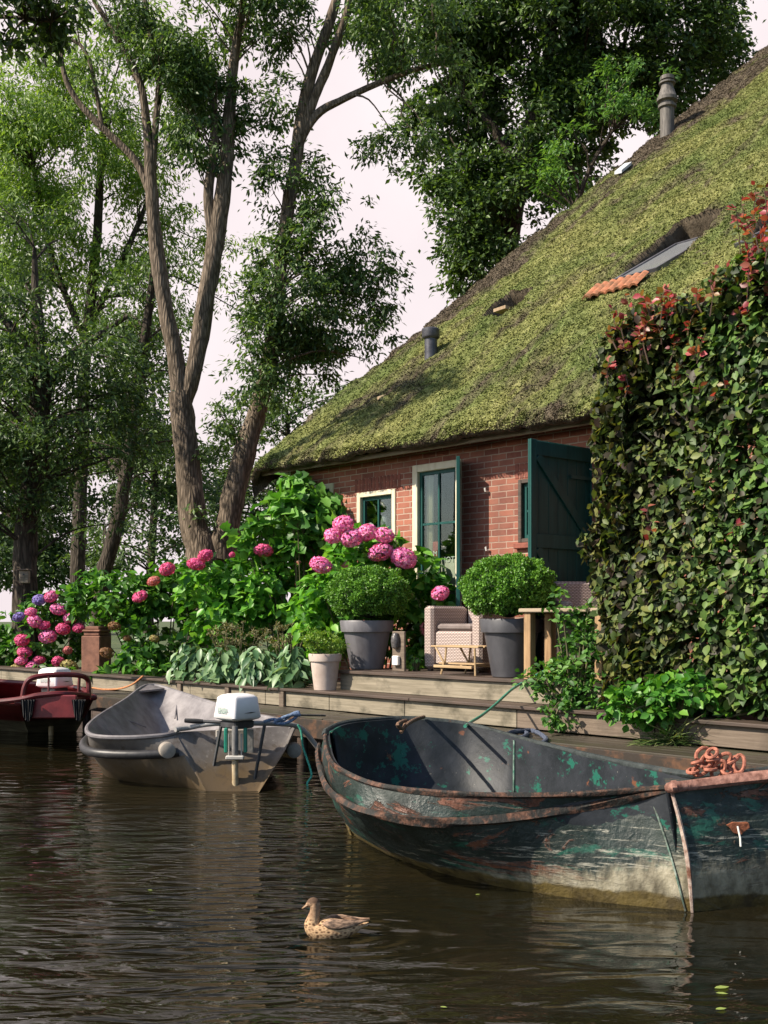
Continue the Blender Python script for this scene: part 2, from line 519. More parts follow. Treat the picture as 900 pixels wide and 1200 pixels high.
# ---------------------------------------------------------------- cottage
EO = 0.5
b_e = B_WALL - EO
z_e = onb(680, 478, b_e).z
a_l = apx(285, b_e)
a_r = a_l + 12.5
SL = math.atan(0.758)
RW = 21.5                                   # rafter length
def RF(a, r, d=0.0):                       # roof surface point, d above it
    return F(a, b_e + r * math.cos(SL) - d * math.sin(SL), z_e + r * math.sin(SL) + d * math.cos(SL))
def roofpt(px, py):
    d = Vector(((px - 450) / FC, 1, (725 - py) / FC))
    n = -math.sin(SL) * V + math.cos(SL) * Vector((0, 0, 1))
    p0 = F(0, b_e, z_e)
    t = (p0 - Vector((0, 0, H))).dot(n) / d.dot(n)
    p = Vector((0, 0, H)) + d * t
    a, b = ab(p)
    return a, (b - b_e) / math.cos(SL)
print('verge check', roofpt(285, 547), roofpt(640, 255), roofpt(900, 50), 'z_e', z_e, 'skylight', roofpt(727, 331), roofpt(747, 324), roofpt(797, 268), 'pipe', roofpt(499, 418), roofpt(779, 156))
zr = z_e + RW * math.sin(SL); b_r = b_e + RW * math.cos(SL)
cot = thing('thatched_cottage', 'red brick cottage with a mossy thatched roof behind the terrace', 'house', F(a_l + 4, B_WALL, 0.6), YAW)

m = Mat('brick', 0.9, spec=0.2)
mp = m.n('ShaderNodeTexCoord')
sx = m.n('ShaderNodeSeparateXYZ'); m.t.links.new(mp.outputs['Object'], sx.inputs[0])
cx = m.n('ShaderNodeCombineXYZ'); m.t.links.new(m.math('ADD', sx.outputs['X'], sx.outputs['Y']), cx.inputs['X']); m.t.links.new(sx.outputs['Z'], cx.inputs['Y'])
wob = m.n('ShaderNodeTexNoise', inp={'Vector': m.co(), 'Scale': 12, 'Detail': 2})
vec = m.n('ShaderNodeMix', data_type='VECTOR', inp={0: 0.012, 4: cx.outputs[0], 5: wob.outputs['Color']})
bt = m.n('ShaderNodeTexBrick', inp={'Vector': vec.outputs[1], 'Scale': 1.0, 'Mortar Size': 0.0075, 'Mortar Smooth': 0.25, 'Bias': -0.1, 'Brick Width': 0.235, 'Row Height': 0.0755,
    'Color1': (0.36, 0.135, 0.09, 1), 'Color2': (0.19, 0.06, 0.046, 1), 'Mortar': (0.44, 0.34, 0.27, 1)})
bt.offset = 0.5
var = m.mix(m.ramp(m.noise(7, 5), [(0.4, 0.0), (0.72, 0.55)]), bt.outputs['Color'], (0.36, 0.17, 0.12))
var = m.mix(m.ramp(m.noise(1.1, 4), [(0.42, 0.0), (0.68, 0.6)]), var, (0.11, 0.06, 0.05))
m.color(var)
hh = m.math('SUBTRACT', m.math('MULTIPLY', m.noise(60, 4), 0.3), bt.outputs['Fac'])
m.bump(hh, 0.7, 0.012)
brick = m.m

cream = simple('cream_paint', (0.60, 0.53, 0.38), (0.70, 0.64, 0.50), 14, 0.5, 0.08, (1, 1, .3))
green_paint = simple('dark_green_paint', (0.008, 0.055, 0.049), (0.013, 0.078, 0.070), 5, 0.5, 0.12, (3, 3, .4), spec=.25)
m = Mat('window_glass', 0.02)
fr = m.n('ShaderNodeFresnel', inp={0: 1.32})
tb = m.n('ShaderNodeBsdfTransparent', inp={0: (0.85, 0.9, 0.88, 1)})
gb = m.n('ShaderNodeBsdfGlossy', inp={'Roughness': 0.01})
msx = m.n('ShaderNodeMixShader', inp={0: m.math('ADD', fr.outputs[0], 0.01)})
m.t.links.new(tb.outputs[0], msx.inputs[1]); m.t.links.new(gb.outputs[0], msx.inputs[2]); m.t.links.new(msx.outputs[0], m.out.inputs[0])
glass = m.m

def W(px, py): return wall_az(px, py)
w1 = (W(419, 578)[0], W(464, 571)[0], W(441, 655)[1], W(419, 578)[1])          # a0,a1,z0,z1
w2 = (W(484, 546)[0], W(541, 540)[0], 0.92, W(484, 546)[1])
w3 = (W(608, 565)[0], W(652, 560)[0], W(615, 636)[1], W(610, 562)[1])
w0 = (W(357, 588)[0], W(391, 586)[0], W(370, 640)[1], W(391, 566)[1])
wa0 = a_l + 0.5; wa1 = a_r - 0.4
ztop = z_e + 0.25
ops = [w0, w1, w2, w3]
xs = sorted(set([wa0, wa1] + [q for o_ in ops for q in o_[:2]]))
mb = MB()
for x0, x1 in zip(xs[:-1], xs[1:]):
    zs = [0.55]
    for o_ in ops:
        if o_[0] <= x0 + 1e-6 and o_[1] >= x1 - 1e-6: zs += [o_[2], o_[3]]
    zs.append(ztop)
    for z0, z1 in zip(zs[0::2], zs[1::2]): mb.fbox(x0, x1, B_WALL, B_WALL + 0.22, z0, z1)
# gable walls and rear wall
for a in (wa0, wa1 - .22):
    e = .23
    pts = [F(a, B_WALL + e, 0.55), F(a, 2 * b_r - b_e - EO, 0.55), F(a, 2 * b_r - b_e - EO, z_e + .2), F(a, b_r, zr - .35), F(a, B_WALL + e, z_e + .2)]
    mb.prism(pts, U * 0.22)
mb.fbox(wa0, wa1, 2 * b_r - b_e - EO + .002, 2 * b_r - b_e - EO + .22, 0.55, ztop)
mb.build('wall', brick, cot)
# interior partition keeps the rooms dark
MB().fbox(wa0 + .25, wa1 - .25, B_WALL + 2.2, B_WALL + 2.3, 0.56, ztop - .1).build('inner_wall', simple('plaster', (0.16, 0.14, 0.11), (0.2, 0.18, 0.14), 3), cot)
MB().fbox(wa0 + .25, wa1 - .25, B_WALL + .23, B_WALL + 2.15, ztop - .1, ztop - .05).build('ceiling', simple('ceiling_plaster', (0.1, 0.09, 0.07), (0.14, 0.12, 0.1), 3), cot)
# segmental course of standing bricks above openings
m = Mat('soldier_brick', 0.9)
m.color(m.ramp(m.noise(9, 3), [(0.35, (0.15, 0.05, 0.037)), (0.65, (0.28, 0.09, 0.06))]))
sold = m.m
for o_ in (w1, w3):
    mb = MB(); x = o_[0] - .06
    while x < o_[1] + .06:
        mb.fbox(x + .005, x + .062, B_WALL - .006, B_WALL + .1, o_[3] + .012, o_[3] + .19, bev=.004); x += .072
    mb.build('lintel_course', sold, cot)

def window(o_, fw=0.075, sash=0.045, nx=2, rows=(0.5,), proud=0.02, sill=True, frame_mat=cream, label=None):
    a0, a1, z0, z1 = o_
    B = B_WALL
    fr_ = MB()
    fr_.fbox(a0, a0 + fw, B - proud, B + .10, z0, z1, bev=.006)
    fr_.fbox(a1 - fw, a1, B - proud, B + .10, z0, z1, bev=.006)
    fr_.fbox(a0 + fw, a1 - fw, B - proud + .001, B + .099, z1 - fw, z1, bev=.006)
    fr_.fbox(a0 + fw, a1 - fw, B - proud + .001, B + .099, z0, z0 + fw, bev=.006)
    p = fr_.build('window', frame_mat, cot)
    if label: p['label'] = label
    i0, i1, j0, j1 = a0 + fw, a1 - fw, z0 + fw, z1 - fw
    s_ = MB(); b0, b1 = B + .03, B + .07
    s_.fbox(i0, i0 + sash, b0, b1, j0, j1); s_.fbox(i1 - sash, i1, b0, b1, j0, j1)
    s_.fbox(i0 + sash, i1 - sash, b0 + .001, b1 - .001, j1 - sash, j1); s_.fbox(i0 + sash, i1 - sash, b0 + .001, b1 - .001, j0, j0 + sash)
    for k in range(1, nx):
        x = lerp(i0, i1, k / nx); s_.fbox(x - .014, x + .014, b0 + .004, b1 - .004, j0 + sash, j1 - sash)
    for q in rows:
        z = lerp(j0, j1, q); s_.fbox(i0 + sash, i1 - sash, b0 + .006, b1 - .006, z - .014, z + .014)
    c = s_.build('sash', green_paint, p); 
    c = MB().fbox(i0 + sash * .5, i1 - sash * .5, b0 + .018, b0 + .022, j0 + sash * .5, j1 - sash * .5).build('pane', glass, p)
    if sill:
        MB().fbox(a0 - .04, a1 + .04, B - .06, B - .003, z0 - .07, z0 - .002, bev=.008).build('sill', sold, p)
    return p, (i0, i1, j0, j1)
window(w0, label='small window half hidden by the climbing vine')
p1_, i1_ = window(w1, fw=.07, rows=(0.45,), label='small cream framed window above the pink flowers')
p2_, i2_ = window(w2, fw=.095, rows=(0.36, 0.715), sill=False, label='tall cream framed window with a shutter standing open')
window(w3, fw=.05, label='dark window partly covered by the open green door', frame_mat=board_dark)
# curtains, low panel and lettering behind the tall window
cloth = simple('curtain', (0.55, 0.50, 0.40), (0.70, 0.66, 0.55), 6, 0.9, 0.3, (6, 6, .3))
def pleats(a0, a1, z0, z1, b, n=10, amp=.018):
    lo_, hi_ = [], []
    for k in range(n * 4 + 1):
        a = lerp(a0, a1, k / (n * 4)); bb = b + amp * math.sin(k * math.pi / 2)
        lo_.append(F(a, bb, z0)); hi_.append(F(a, bb, z1))
    return MB().loft([lo_, hi_], True, False)
i0, i1, j0, j1 = i2_
pleats(i0 + .03, i0 + .17, j0 + .5, j1 - .03, B_WALL + .12, 4).build('curtain', cloth, p2_)
pleats(i1 - .12, i1 - .03, j0 + .9, j1 - .03, B_WALL + .12, 3).build('curtain', cloth, p2_)
MB().fbox(i0 + .05, i1 - .03, B_WALL + .10, B_WALL + .112, j0 + .06, 2.26, bev=.004).build('low_panel', cloth, p2_)
MB().fbox(i0 + .17, i0 + .29, B_WALL + .10, B_WALL + .103, 2.30, 2.50).build('notice', simple('red_card', (0.25, .03, .02), (.35, .05, .03), 3), p2_)
def text_part(name, body, size, origin, X, Z, mat, parent, thick=0.002, align='CENTER'):
    cu = bpy.data.curves.new(name, 'FONT'); cu.body = body; cu.size = size; cu.extrude = thick; cu.align_x = align; cu.resolution_u = 2
    tmp = bpy.data.objects.new('tmp', cu); COL.objects.link(tmp)
    dg = bpy.context.evaluated_depsgraph_get(); dg.update()
    me = bpy.data.meshes.new_from_object(tmp.evaluated_get(dg))
    bpy.data.objects.remove(tmp)
    Yv = Z.cross(X)
    k = MB(); k.add([Vector(origin) + X * v.co.x + Z * v.co.y - Yv * v.co.z for v in me.vertices], [tuple(p.vertices) for p in me.polygons])
    bpy.data.meshes.remove(me)
    return k.build(name, mat, parent)
white_paint = simple('white_lettering', (0.75, .73, .68), (0.8, .78, .74), 5, .5, 0)
Zv = Vector((0, 0, 1))
text_part('lettering', 'M', 0.10, F(i0 + .22, B_WALL + .095, 2.31), U, Zv, white_paint, p2_)
text_part('lettering', 'EXT', 0.075, F(i0 + .25, B_WALL + .095, 2.225), U, Zv, white_paint, p2_)
text_part('lettering', 'HOT', 0.11, F(i0 + .45, B_WALL + .095, 2.22), U, Zv, white_paint, p2_)
# things standing inside the small window
k0, k1, l0, l1 = i1_
MB().fbox(k0 + .04, k0 + .20, B_WALL + .16, B_WALL + .18, l0, l0 + .28, bev=.004).build('card', cloth, p1_)
MB().lathe(F(k0 + .17, B_WALL + .3, l0 + .28), [(.0, 0), (.06, .02), (.085, .12), (.05, .25), (.015, .27)]).build('lamp_shade', simple('grey_glass', (.2, .2, .2), (.3, .3, .3), 3, .2), p1_)
MB().fbox(k1 - .12, k1 - .03, B_WALL + .15, B_WALL + .16, l0 + .02, l0 + .22).build('curtain', cloth, p1_)

# open casement, hinged on the right jamb of the tall window
hp = F(w2[1] - .03, B_WALL - .025, 0); dirc = -Vector((hp.x + .035 * hp.y * .25, hp.y, 0)).normalized() * .46; cwid = dirc.length; dirc.normalize()
cz0, cz1 = w2[2] + .06, w2[3] - .03
nrmc = Vector((0, 0, 1)).cross(dirc)
def cbox(s0, s1, z0, z1, th=.045): return (hp + dirc * ((s0 + s1) / 2) + Vector((0, 0, (z0 + z1) / 2)), (s1 - s0, th, z1 - z0), dirc, nrmc)
mb = MB()
mb.box(*cbox(0.01, .07, cz0, cz1), bev=.004); mb.box(*cbox(cwid - .06, cwid, cz0, cz1), bev=.004)
for z in (cz0 + .03, lerp(cz0, cz1, .45), cz1 - .03): mb.box(*cbox(.071, cwid - .061, z - .03, z + .03, .043))
cas = mb.build('open_shutter', green_paint, cot)
MB().box(*cbox(.071, cwid - .061, cz0 + .061, cz1 - .061, .018)).build('panel', green_paint, cas)
iron = simple('iron', (.02, .02, .02), (.05, .04, .035), 9, .5, .1, metal=.6)
for z in (cz0 + .3, cz1 - .3): MB().tube([hp + Vector((0, 0, z - .06)), hp + Vector((0, 0, z + .06))], .016, 8).build('hinge', iron, cas)

# big ledged and braced door standing open
dp = onb(620, 725, B_WALL - 1.02); dp.z = 0; dd = Vector((1500, 1300, 0)).normalized(); dn = Vector((0, 0, 1)).cross(dd)   # dn points away from the camera
DW, dz0, dz1 = 1.10, 0.93, H + 211 / FC * dp.y
nf = -dn if dn.y > 0 else dn
def dbox(s0, s1, z0, z1, t0, t1): return (dp + dd * ((s0 + s1) / 2) + nf * ((t0 + t1) / 2) + Vector((0, 0, (z0 + z1) / 2)), (s1 - s0, t1 - t0, z1 - z0), dd, nf)
mb = MB(); k = 0
while k < 7:
    mb.box(*dbox(k * DW / 7 + .002, (k + 1) * DW / 7 - .002, dz0, dz1, -.02, .0), bev=.003); k += 1
door = mb.build('barn_door', green_paint, cot); door['label'] = 'open dark green braced door half hidden by the hedge'
mb = MB()
zm = H + 92 / FC * dp.y; zt = dz1 - .16
mb.box(*dbox(0, .09, dz0, dz1, .001, .03), bev=.004); mb.box(*dbox(DW - .09, DW, dz0, dz1, .001, .03), bev=.004)
for z in (dz0 + .09, zm, dz1 - .09): mb.box(*dbox(.091, DW - .091, z - .075, z + .075, .001, .029), bev=.004)
for (za, zb_) in ((dz1 - .17, zm + .08), (zm - .08, dz0 + .17)):
    p0 = dp + dd * .12 + Vector((0, 0, za)) + nf * .014; p1 = dp + dd * (DW - .12) + Vector((0, 0, zb_)) + nf * .014
    X = (p1 - p0).normalized(); mb.box((p0 + p1) / 2, ((p1 - p0).length, .026, .10), X, nf, X.cross(nf), bev=.004)
mb.build('brace', green_paint, door)
for z in (dz0 + .4, dz1 - .35): MB().box(*dbox(DW - .45, DW + .02, z - .02, z + .02, .03, .037)).build('strap_hinge', green_paint, door)
# fascia, gutter hook and wall anchors
MB().fbox(wa0 - .35, a_r - .2, b_e + .22, b_e + .25, z_e - .145, z_e - .02, bev=.005).build('fascia_board', simple('cream_board', (.17, .145, .10), (.27, .235, .17), 5, .7, .15, (.3, 3, 3)), cot)
MB().fbox(wa0 - .3, a_r - .3, b_e + .255, B_WALL - .005, z_e - .08, z_e - .05).build('soffit', board_dark, cot)
for (px, py) in ((572, 576), (573, 645)):
    p = onb(px, py, B_WALL); MB().tube([p, p - V * .05, p - V * .06 + Vector((0, 0, .04))], .012, 6).build('wall_hook', white_paint, cot)

# ---------------------------------------------------------------- thatch
def moss_nodes(m, blade=False):
    n1 = m.noise(1.5, 7, (1, .26, .26), .66, dist=.3)      # long patches down the slope
    n2 = m.noise(9, 6, (1, .6, .6), .7)
    mosscol = m.ramp(n2, [(0.30, (0.085, 0.09, 0.03)), (0.5, (0.215, 0.22, 0.078)), (0.72, (0.36, 0.35, 0.155))])
    thcol = m.ramp(n2, [(0.3, (0.045, 0.036, 0.026)), (0.55, (0.13, 0.105, 0.075)), (0.8, (0.23, 0.19, 0.14))])
    # less moss towards the verge and the eave
    sx = m.sepz()
    vg = m.n('ShaderNodeMapRange', inp={'Value': m.math('SUBTRACT', sx[0], m.math('MULTIPLY', sx[2], .13)), 'From Min': -4.55, 'From Max': -3.7, 'To Min': -0.16, 'To Max': 0.05}).outputs[0]
    f = m.math('ADD', n1, vg)
    mask = m.ramp(f, [(0.40, 0.0), (0.53, 1.0)])
    mosscol = m.mix(1.0, mosscol, m.ramp(m.noise(.9, 4, (1, .4, .4)), [(.35, (.62, .78, .66)), (.62, (1.12, 1.12, 1.08))]), 'MULTIPLY')
    g = m.n('ShaderNodeNewGeometry')
    sz = m.n('ShaderNodeSeparateXYZ'); m.t.links.new(g.outputs['True Normal'], sz.inputs[0])
    if not blade:
        mask = m.math('MULTIPLY', mask, m.ramp(sz.outputs[2], [(0.30, 0.0), (0.55, 1.0)]))
    return m.mix(mask, thcol, mosscol), mask
m = Mat('mossy_thatch', 0.95, spec=0.1)
c, _ = moss_nodes(m)
m.color(c)
hb = m.math('ADD', m.noise(28, 6, (1, .5, .5), .75), m.math('MULTIPLY', m.noise(6, 4, (1, .5, .5)), 1.2))
m.bump(hb, 1.0, 0.06)
thatch = m.m

sky_a0, sky_r0 = roofpt(727, 331); sky_a1 = roofpt(747, 324)[0] ; sky_r1 = roofpt(797, 268)[1]
print('sky', sky_a0, sky_a1, sky_r0, sky_r1)
sky_a1 = sky_a0 + .66; sky_a0 -= .1
s2a, s2r0 = roofpt(862, 292); s2r1 = roofpt(905, 246)[1]
h1a, h1r = roofpt(592, 356)     # little vent hollow
h2a, h2r = roofpt(455, 463)
PITS = [(sky_a0 - .10, sky_a1 + .02, sky_r0, sky_r1 + .42, .62), (s2a - .1, s2a + .5, s2r0, s2r1 + .3, .5),
        (h1a - .28, h1a + .36, h1r - .45, h1r + .45, .80), (h2a - .2, h2a + .12, h2r - .1, h2r + .12, .07)]
def pit(a, r):
    d = 0
    for (a0, a1, r0, r1, dep) in PITS:
        e = .07
        fa = min((a - a0) / e, (a1 - a) / e, 1); frr = min(max((r - r0) / (r1 - r0), 0), 1) if r < r1 else max(0, 1 - (r - r1) / .05)
        if fa > 0 and frr > 0 and r > r0: d = max(d, dep * fa * frr)
    return d
# dense rows around the pits
def axis(lo, hi, step, fine, fs):
    xs = [lo]
    while xs[-1] < hi:
        s = fs if any(f0 - .1 < xs[-1] < f1 + .1 for f0, f1 in fine) else step
        xs.append(xs[-1] + s)
    xs[-1] = hi
    return xs
As = axis(a_l, a_r, .07, [(p[0], p[1]) for p in PITS], .03)
Rs = axis(0, RW, .08, [(p[2], p[3]) for p in PITS], .035)
vs_, fs = [], []
NA, NR = len(As), len(Rs)
for r in Rs:
    for a in As:
        q = Vector((a, r * .6, 0))
        d = .05 * noise.noise(q * 1.3) + .035 * noise.noise(q * 4) + .022 * noise.noise(Vector((a, r, 3)) * 13) + .045 * noise.noise(Vector((a, r * .7, 7)) * 5.5)
        ea = a - a_l
        d -= .22 * max(0, 1 - ea / .35) ** 2                           # verge rounds over
        d -= .04 * max(0, 1 - r / .2) ** 2
        d -= pit(a, r)
        sh = -.18 * max(0, 1 - r / 1.2) ** 2 * 0
        vs_.append(RF(a + (.03 * noise.noise(Vector((r * 5, 0, 9))) if ea < .02 else 0), r + (.03 * noise.noise(Vector((a * 6, 5, 0))) if r == 0 else 0), d))
for j in range(NR - 1):
    for i in range(NA - 1):
        k = j * NA + i; fs.append((k, k + 1, k + 1 + NA, k + NA))
mb = MB(); mb.add(vs_, fs, True)
# thickness: eave and verge skirts, underside, rear slope
low = [vs_[i] for i in range(NA)]
mb.loft([[p + V * .10 - Vector((0, 0, .085 + .015 * noise.noise(p * 5))) for p in low], [p + V * .02 - Vector((0, 0, .07)) for p in low], low], True, False)
ver = [vs_[j * NA] for j in range(NR)]
mb.loft([ver, [p + U * .02 - Vector((0, 0, .16)) for p in ver], [p + U * .07 - Vector((0, 0, .30)) for p in ver]], True, False)
zu = Vector((0, 0, 1))
mb.poly([RF(a_l + .07, .06, -.17), RF(a_r, .06, -.17), RF(a_r, 1.4, -.17), RF(a_l + .07, 1.4, -.17)])
mb.poly([RF(a_l + .07, 1.2, -.95), RF(a_r, 1.2, -.95), RF(a_r, RW, -.95), RF(a_l + .07, RW, -.95)])
br2 = 2 * b_r - b_e
mb.add([F(a_l, b_r, zr), F(a_r, b_r, zr), F(a_r, br2, z_e), F(a_l, br2, z_e), F(a_l, b_r, zr - .3), F(a_r, b_r, zr - .3), F(a_r, br2 - .1, z_e - .2), F(a_l, br2 - .1, z_e - .2)],
       [(0, 3, 2, 1), (4, 5, 6, 7), (0, 4, 7, 3), (1, 2, 6, 5), (3, 7, 6, 2)])
roof = mb.build('thatched_roof', thatch, cot, angle=180)

# tufts of moss and loose reed standing on the thatch
m = Mat('moss_tufts', 0.95, spec=0.1)
c, mask = moss_nodes(m, True)
g_ = m.n('ShaderNodeNewGeometry')
c = m.mix(1.0, c, m.ramp(g_.outputs['Random Per Island'], [(0, (.75, .75, .75)), (1, (1.3, 1.3, 1.3))]), 'MULTIPLY')
m.color(c)
n = 460000
A_ = RG.uniform(a_l, a_l + 8.0, n); R_ = np.where(RG.random(n) < .02, RG.uniform(-.06, .12, n), RG.uniform(0, RW, n))
keep = np.array([pit(a, r) < .03 for a, r in zip(A_, R_)])
A_, R_ = A_[keep], R_[keep]
n = len(A_)
e1 = np.array(U); e2 = np.array(V) * math.cos(SL) + np.array([0, 0, math.sin(SL)]); e3 = -np.array(V) * math.sin(SL) + np.array([0, 0, math.cos(SL)])
dd_ = np.array([.05 * noise.noise(Vector((a, r * .6, 0)) * 1.3) + .035 * noise.noise(Vector((a, r * .6, 0)) * 4) + .022 * noise.noise(Vector((a, r, 3)) * 13) + .045 * noise.noise(Vector((a, r * .7, 7)) * 5.5) - .22 * max(0, 1 - (a - a_l) / .35) ** 2 - .04 * max(0, 1 - r / .2) ** 2 for a, r in zip(A_, R_)])
C = np.array(RF(0, 0)) + A_[:, None] * e1 + R_[:, None] * e2 + (dd_ + .004)[:, None] * e3
D = -e2 * .7 + e3 * .5 + RG.normal(size=(n, 3)) * .55
N = e3 + RG.normal(size=(n, 3)) * .45
leaf_mesh('moss_tufts', C, N, D, RG.uniform(.016, .044, n), m.m, roof, .5, 'tri', .1, kind='stuff')

grey_metal = simple('grey_window_metal', (.10, .10, .12), (.16, .16, .18), 8, .4, .05, metal=.4)
m = Mat('skylight_glass', 0.12, 0, .6, (.22, .23, .24)); skyglass = m.m
def skylight(a0, a1, r0, r1, dep, d0=.02):
    def Q(a, r, d): return RF(a, r, d0 - dep * (r - r0) / (r1 + .3 - r0) + d)
    f = MB()
    t = .05
    def bar(a, b, c, d):
        P = [Q(a, c, .05), Q(b, c, .05), Q(b, d, .05), Q(a, d, .05)]
        f.prism(P, (Q(a, c, -.05) - Q(a, c, .05)))
    bar(a0, a0 + t, r0, r1); bar(a1 - t, a1, r0, r1); bar(a0 + t, a1 - t, r0, r0 + t * 1.4); bar(a0 + t, a1 - t, r1 - t, r1)
    fo = f.build('skylight', grey_metal, cot)
    g = MB(); g.poly([Q(a0 + t, r0 + t, .03), Q(a1 - t, r0 + t, .03), Q(a1 - t, r1 - t, .03), Q(a0 + t, r1 - t, .03)])
    g.build('pane', skyglass, fo)
skylight(sky_a0, sky_a1 - .06, sky_r0, sky_r1, .30)
skylight(s2a, s2a + .42, s2r0, s2r1, .30)
tb0 = roofpt(722, 206); 
f = MB(); f.prism([RF(tb0[0], tb0[1], .09), RF(tb0[0] + .16, tb0[1], .07), RF(tb0[0] + .16, tb0[1] + .42, .07), RF(tb0[0], tb0[1] + .42, .09)], Vector((0, 0, -.06)))
f.build('roof_glass', simple('pale_pane', (.45, .47, .5), (.55, .57, .6), 4, .2, 0), cot)
shade_reed = simple('pit_shade_reed', (.03, .022, .015), (.085, .062, .042), 16, .95, .8, (1, .2, .2))  # dark reed sheets over the pit floors; the hollows' shade is in their colour
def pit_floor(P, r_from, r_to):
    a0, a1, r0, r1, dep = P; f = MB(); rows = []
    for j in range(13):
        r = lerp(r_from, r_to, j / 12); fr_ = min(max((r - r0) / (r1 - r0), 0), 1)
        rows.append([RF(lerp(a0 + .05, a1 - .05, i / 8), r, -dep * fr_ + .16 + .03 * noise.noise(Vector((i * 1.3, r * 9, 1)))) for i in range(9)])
    f.loft(rows, True, False); f.build('reed_and_pit_shade', shade_reed, roof)
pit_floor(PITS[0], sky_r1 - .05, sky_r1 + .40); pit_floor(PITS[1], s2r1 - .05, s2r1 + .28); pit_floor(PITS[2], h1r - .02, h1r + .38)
# pale bare reed patches in the two small hollows
reed = simple('reed_and_pit_shade', (.25, .17, .10), (.42, .32, .21), 14, .9, .6, (1, .2, .2))
f = MB(); f.prism([RF(h1a - .09, h1r - .2, .03), RF(h1a + .13, h1r - .16, .03), RF(h1a + .13, h1r + .0, -.09), RF(h1a - .09, h1r - .02, -.10)], Vector((0, 0, -.05))); f.build('reed_patch', reed, roof)
f = MB(); f.prism([RF(h2a - .17, h2r - .05, .03), RF(h2a + .1, h2r + .02, .035), RF(h2a + .09, h2r + .09, -.0), RF(h2a - .17, h2r + .05, -.0)], Vector((0, 0, -.05))); f.build('reed_patch', reed, roof)
# terracotta tiles below the big skylight
ta0, tr0 = roofpt(681, 366); ta1, tr1 = roofpt(730, 344)
terra = simple('terracotta', (.16, .08, .04), (.46, .17, .085), 9, .85, .3)
f = MB(); nt_ = 7
ta1 = sky_a0 + .62; ta0 = sky_a0 - .28; tr0 = sky_r0 - .42
for k in range(nt_):
    a0 = lerp(ta0, ta1, k / nt_); a1 = lerp(ta0, ta1, (k + 1) / nt_)
    prof = [(lerp(a0, a1, q / 6), .035 * math.sin(math.pi * q / 6) + .05) for q in range(7)]
    f.loft([[RF(a, tr0, d) for a, d in prof], [RF(a, tr0 + .36, d + .01) for a, d in prof]], True, False)
    f.loft([[RF(a, tr0, d - .03) for a, d in prof], [RF(a, tr0, d) for a, d in prof]], True, False)
f.build('tile_apron', terra, cot)
# flue pipes
def pipe_part(px, pyb, pyt, prof, name, label, mat):
    a, r = roofpt(px, pyb); p = RF(a, r, -.15); Y = p.y
    top = at(px, pyt, Y); h = top.z - p.z
    o = MB().lathe(p, [(q * Y / FC, h * t) for q, t in prof]).build(name, mat, cot); o['label'] = label
    return p, h, Y
zinc = simple('dark_zinc', (.05, .05, .06), (.10, .10, .115), 9, .45, .08, metal=.5)
old_zinc = simple('aged_zinc', (.07, .065, .06), (.17, .155, .14), 7, .7, .15, (4, 4, .5), metal=.15)
p, h, Y = pipe_part(500, 420, 385, [(7.5, 0), (7.5, .72), (9.5, .74), (10.5, .78), (10.5, .97), (9, 1), (0.5, 1)], 'vent_pipe', 'short dark vent pipe low on the roof', zinc)
p, h, Y = pipe_part(779, 158, 90, [(8.2, 0), (8.2, .50), (10.5, .52), (10.5, .56), (8.2, .57), (8.2, .60), (12, .62), (12, .67), (11, .68), (7, .84), (7, .88), (9.5, .885), (9.5, .91), (6, .92), (6, .94), (8, .945), (8, 1.0), (.5, 1.0)], 'flue', 'tall flue with a ribbed cowl near the roof edge', old_zinc)

# ================================================================ boats
def shrink(P, c, s, z=None): return [Vector((c.x + (p.x - c.x) * s, c.y + (p.y - c.y) * s, p.z if z is None else z)) for p in P]
def inset(L, d, dz=0.0):
    n = len(L); out = []
    area = sum(L[i].x * L[(i + 1) % n].y - L[(i + 1) % n].x * L[i].y for i in range(n))
    sg = 1 if area > 0 else -1
    for i in range(n):
        t = L[(i + 1) % n] - L[i - 1]; t.z = 0
        if t.length < 1e-6: t = Vector((1, 0, 0))
        t.normalize(); nn = Vector((-t.y, t.x, 0)) * sg
        q = L[i] + nn * d; q.z += dz; out.append(q)
    return out

# ---- old green barge
G_ = [(381, 862, .70), (386, 888, .66), (402, 904, .62), (450, 922, .565), (540, 931, .545), (660, 932, .55), (750, 925.5, .59), (790, 922, .63), (793, 921.5, .632), (900, 910, .67), (975, 903, .71)]
G1 = [az(*q) for q in G_]
far_ = [(816, 909, .62), (720, 892, .61), (630, 871, .62), (552, 850, .70), (498, 843.5, .74), (462, 842.5, .75), (408, 847, .75), (386, 855, .72)]
far = [az(*q) for q in far_]
G1 += [G1[-1] + Vector((.10, .35, .0)), lerp(G1[-1], far[0], .5) + Vector((.1, .3, -.03))] + far
cen = Vector((0.75, 7.0, 0))
S_ = [(377.5, 872, .60), (377.5, 896, .55), (394, 931, .465), (440, 953, .425), (540, 963, .405), (660, 951, .455), (750, 932, .555), (790, 923, .62), (793, 922.5, .625), (900, 912.5, .655), (976, 906, .695)]
S1 = [az(*q) for q in S_]
for i in range(len(S1)):
    if i < 8:
        dv = (G1[i] - cen); dv.z = 0
S1 += [p + (Vector((p.x, p.y, 0)) - cen).normalized() * .015 - Vector((0, 0, .15 if i > 1 else .02)) for i, p in enumerate(G1[11:])]
W_ = [(408, 960), (410, 972), (425, 986), (470, 1008), (560, 1034), (680, 1054), (770, 1064), (812, 1068), (817, 1068), (900, 1061), (965, 1052)]
W1 = [az(px, py, 0.0) for px, py in W_]
W1 += [lerp(Vector((p.x, p.y, 0)), cen, .13) for p in G1[11:]]
K1 = [lerp(p, cen, .10) - Vector((0, 0, .16)) for p in W1]
M1 = [lerp(a, b, .52) + (Vector((a.x, a.y, 0)) - cen).normalized() * .035 for a, b in zip(S1, W1)]
k = 6
LG, LS, LM, LW, LK = [cr(P, k) for P in (G1, S1, M1, W1, K1)]
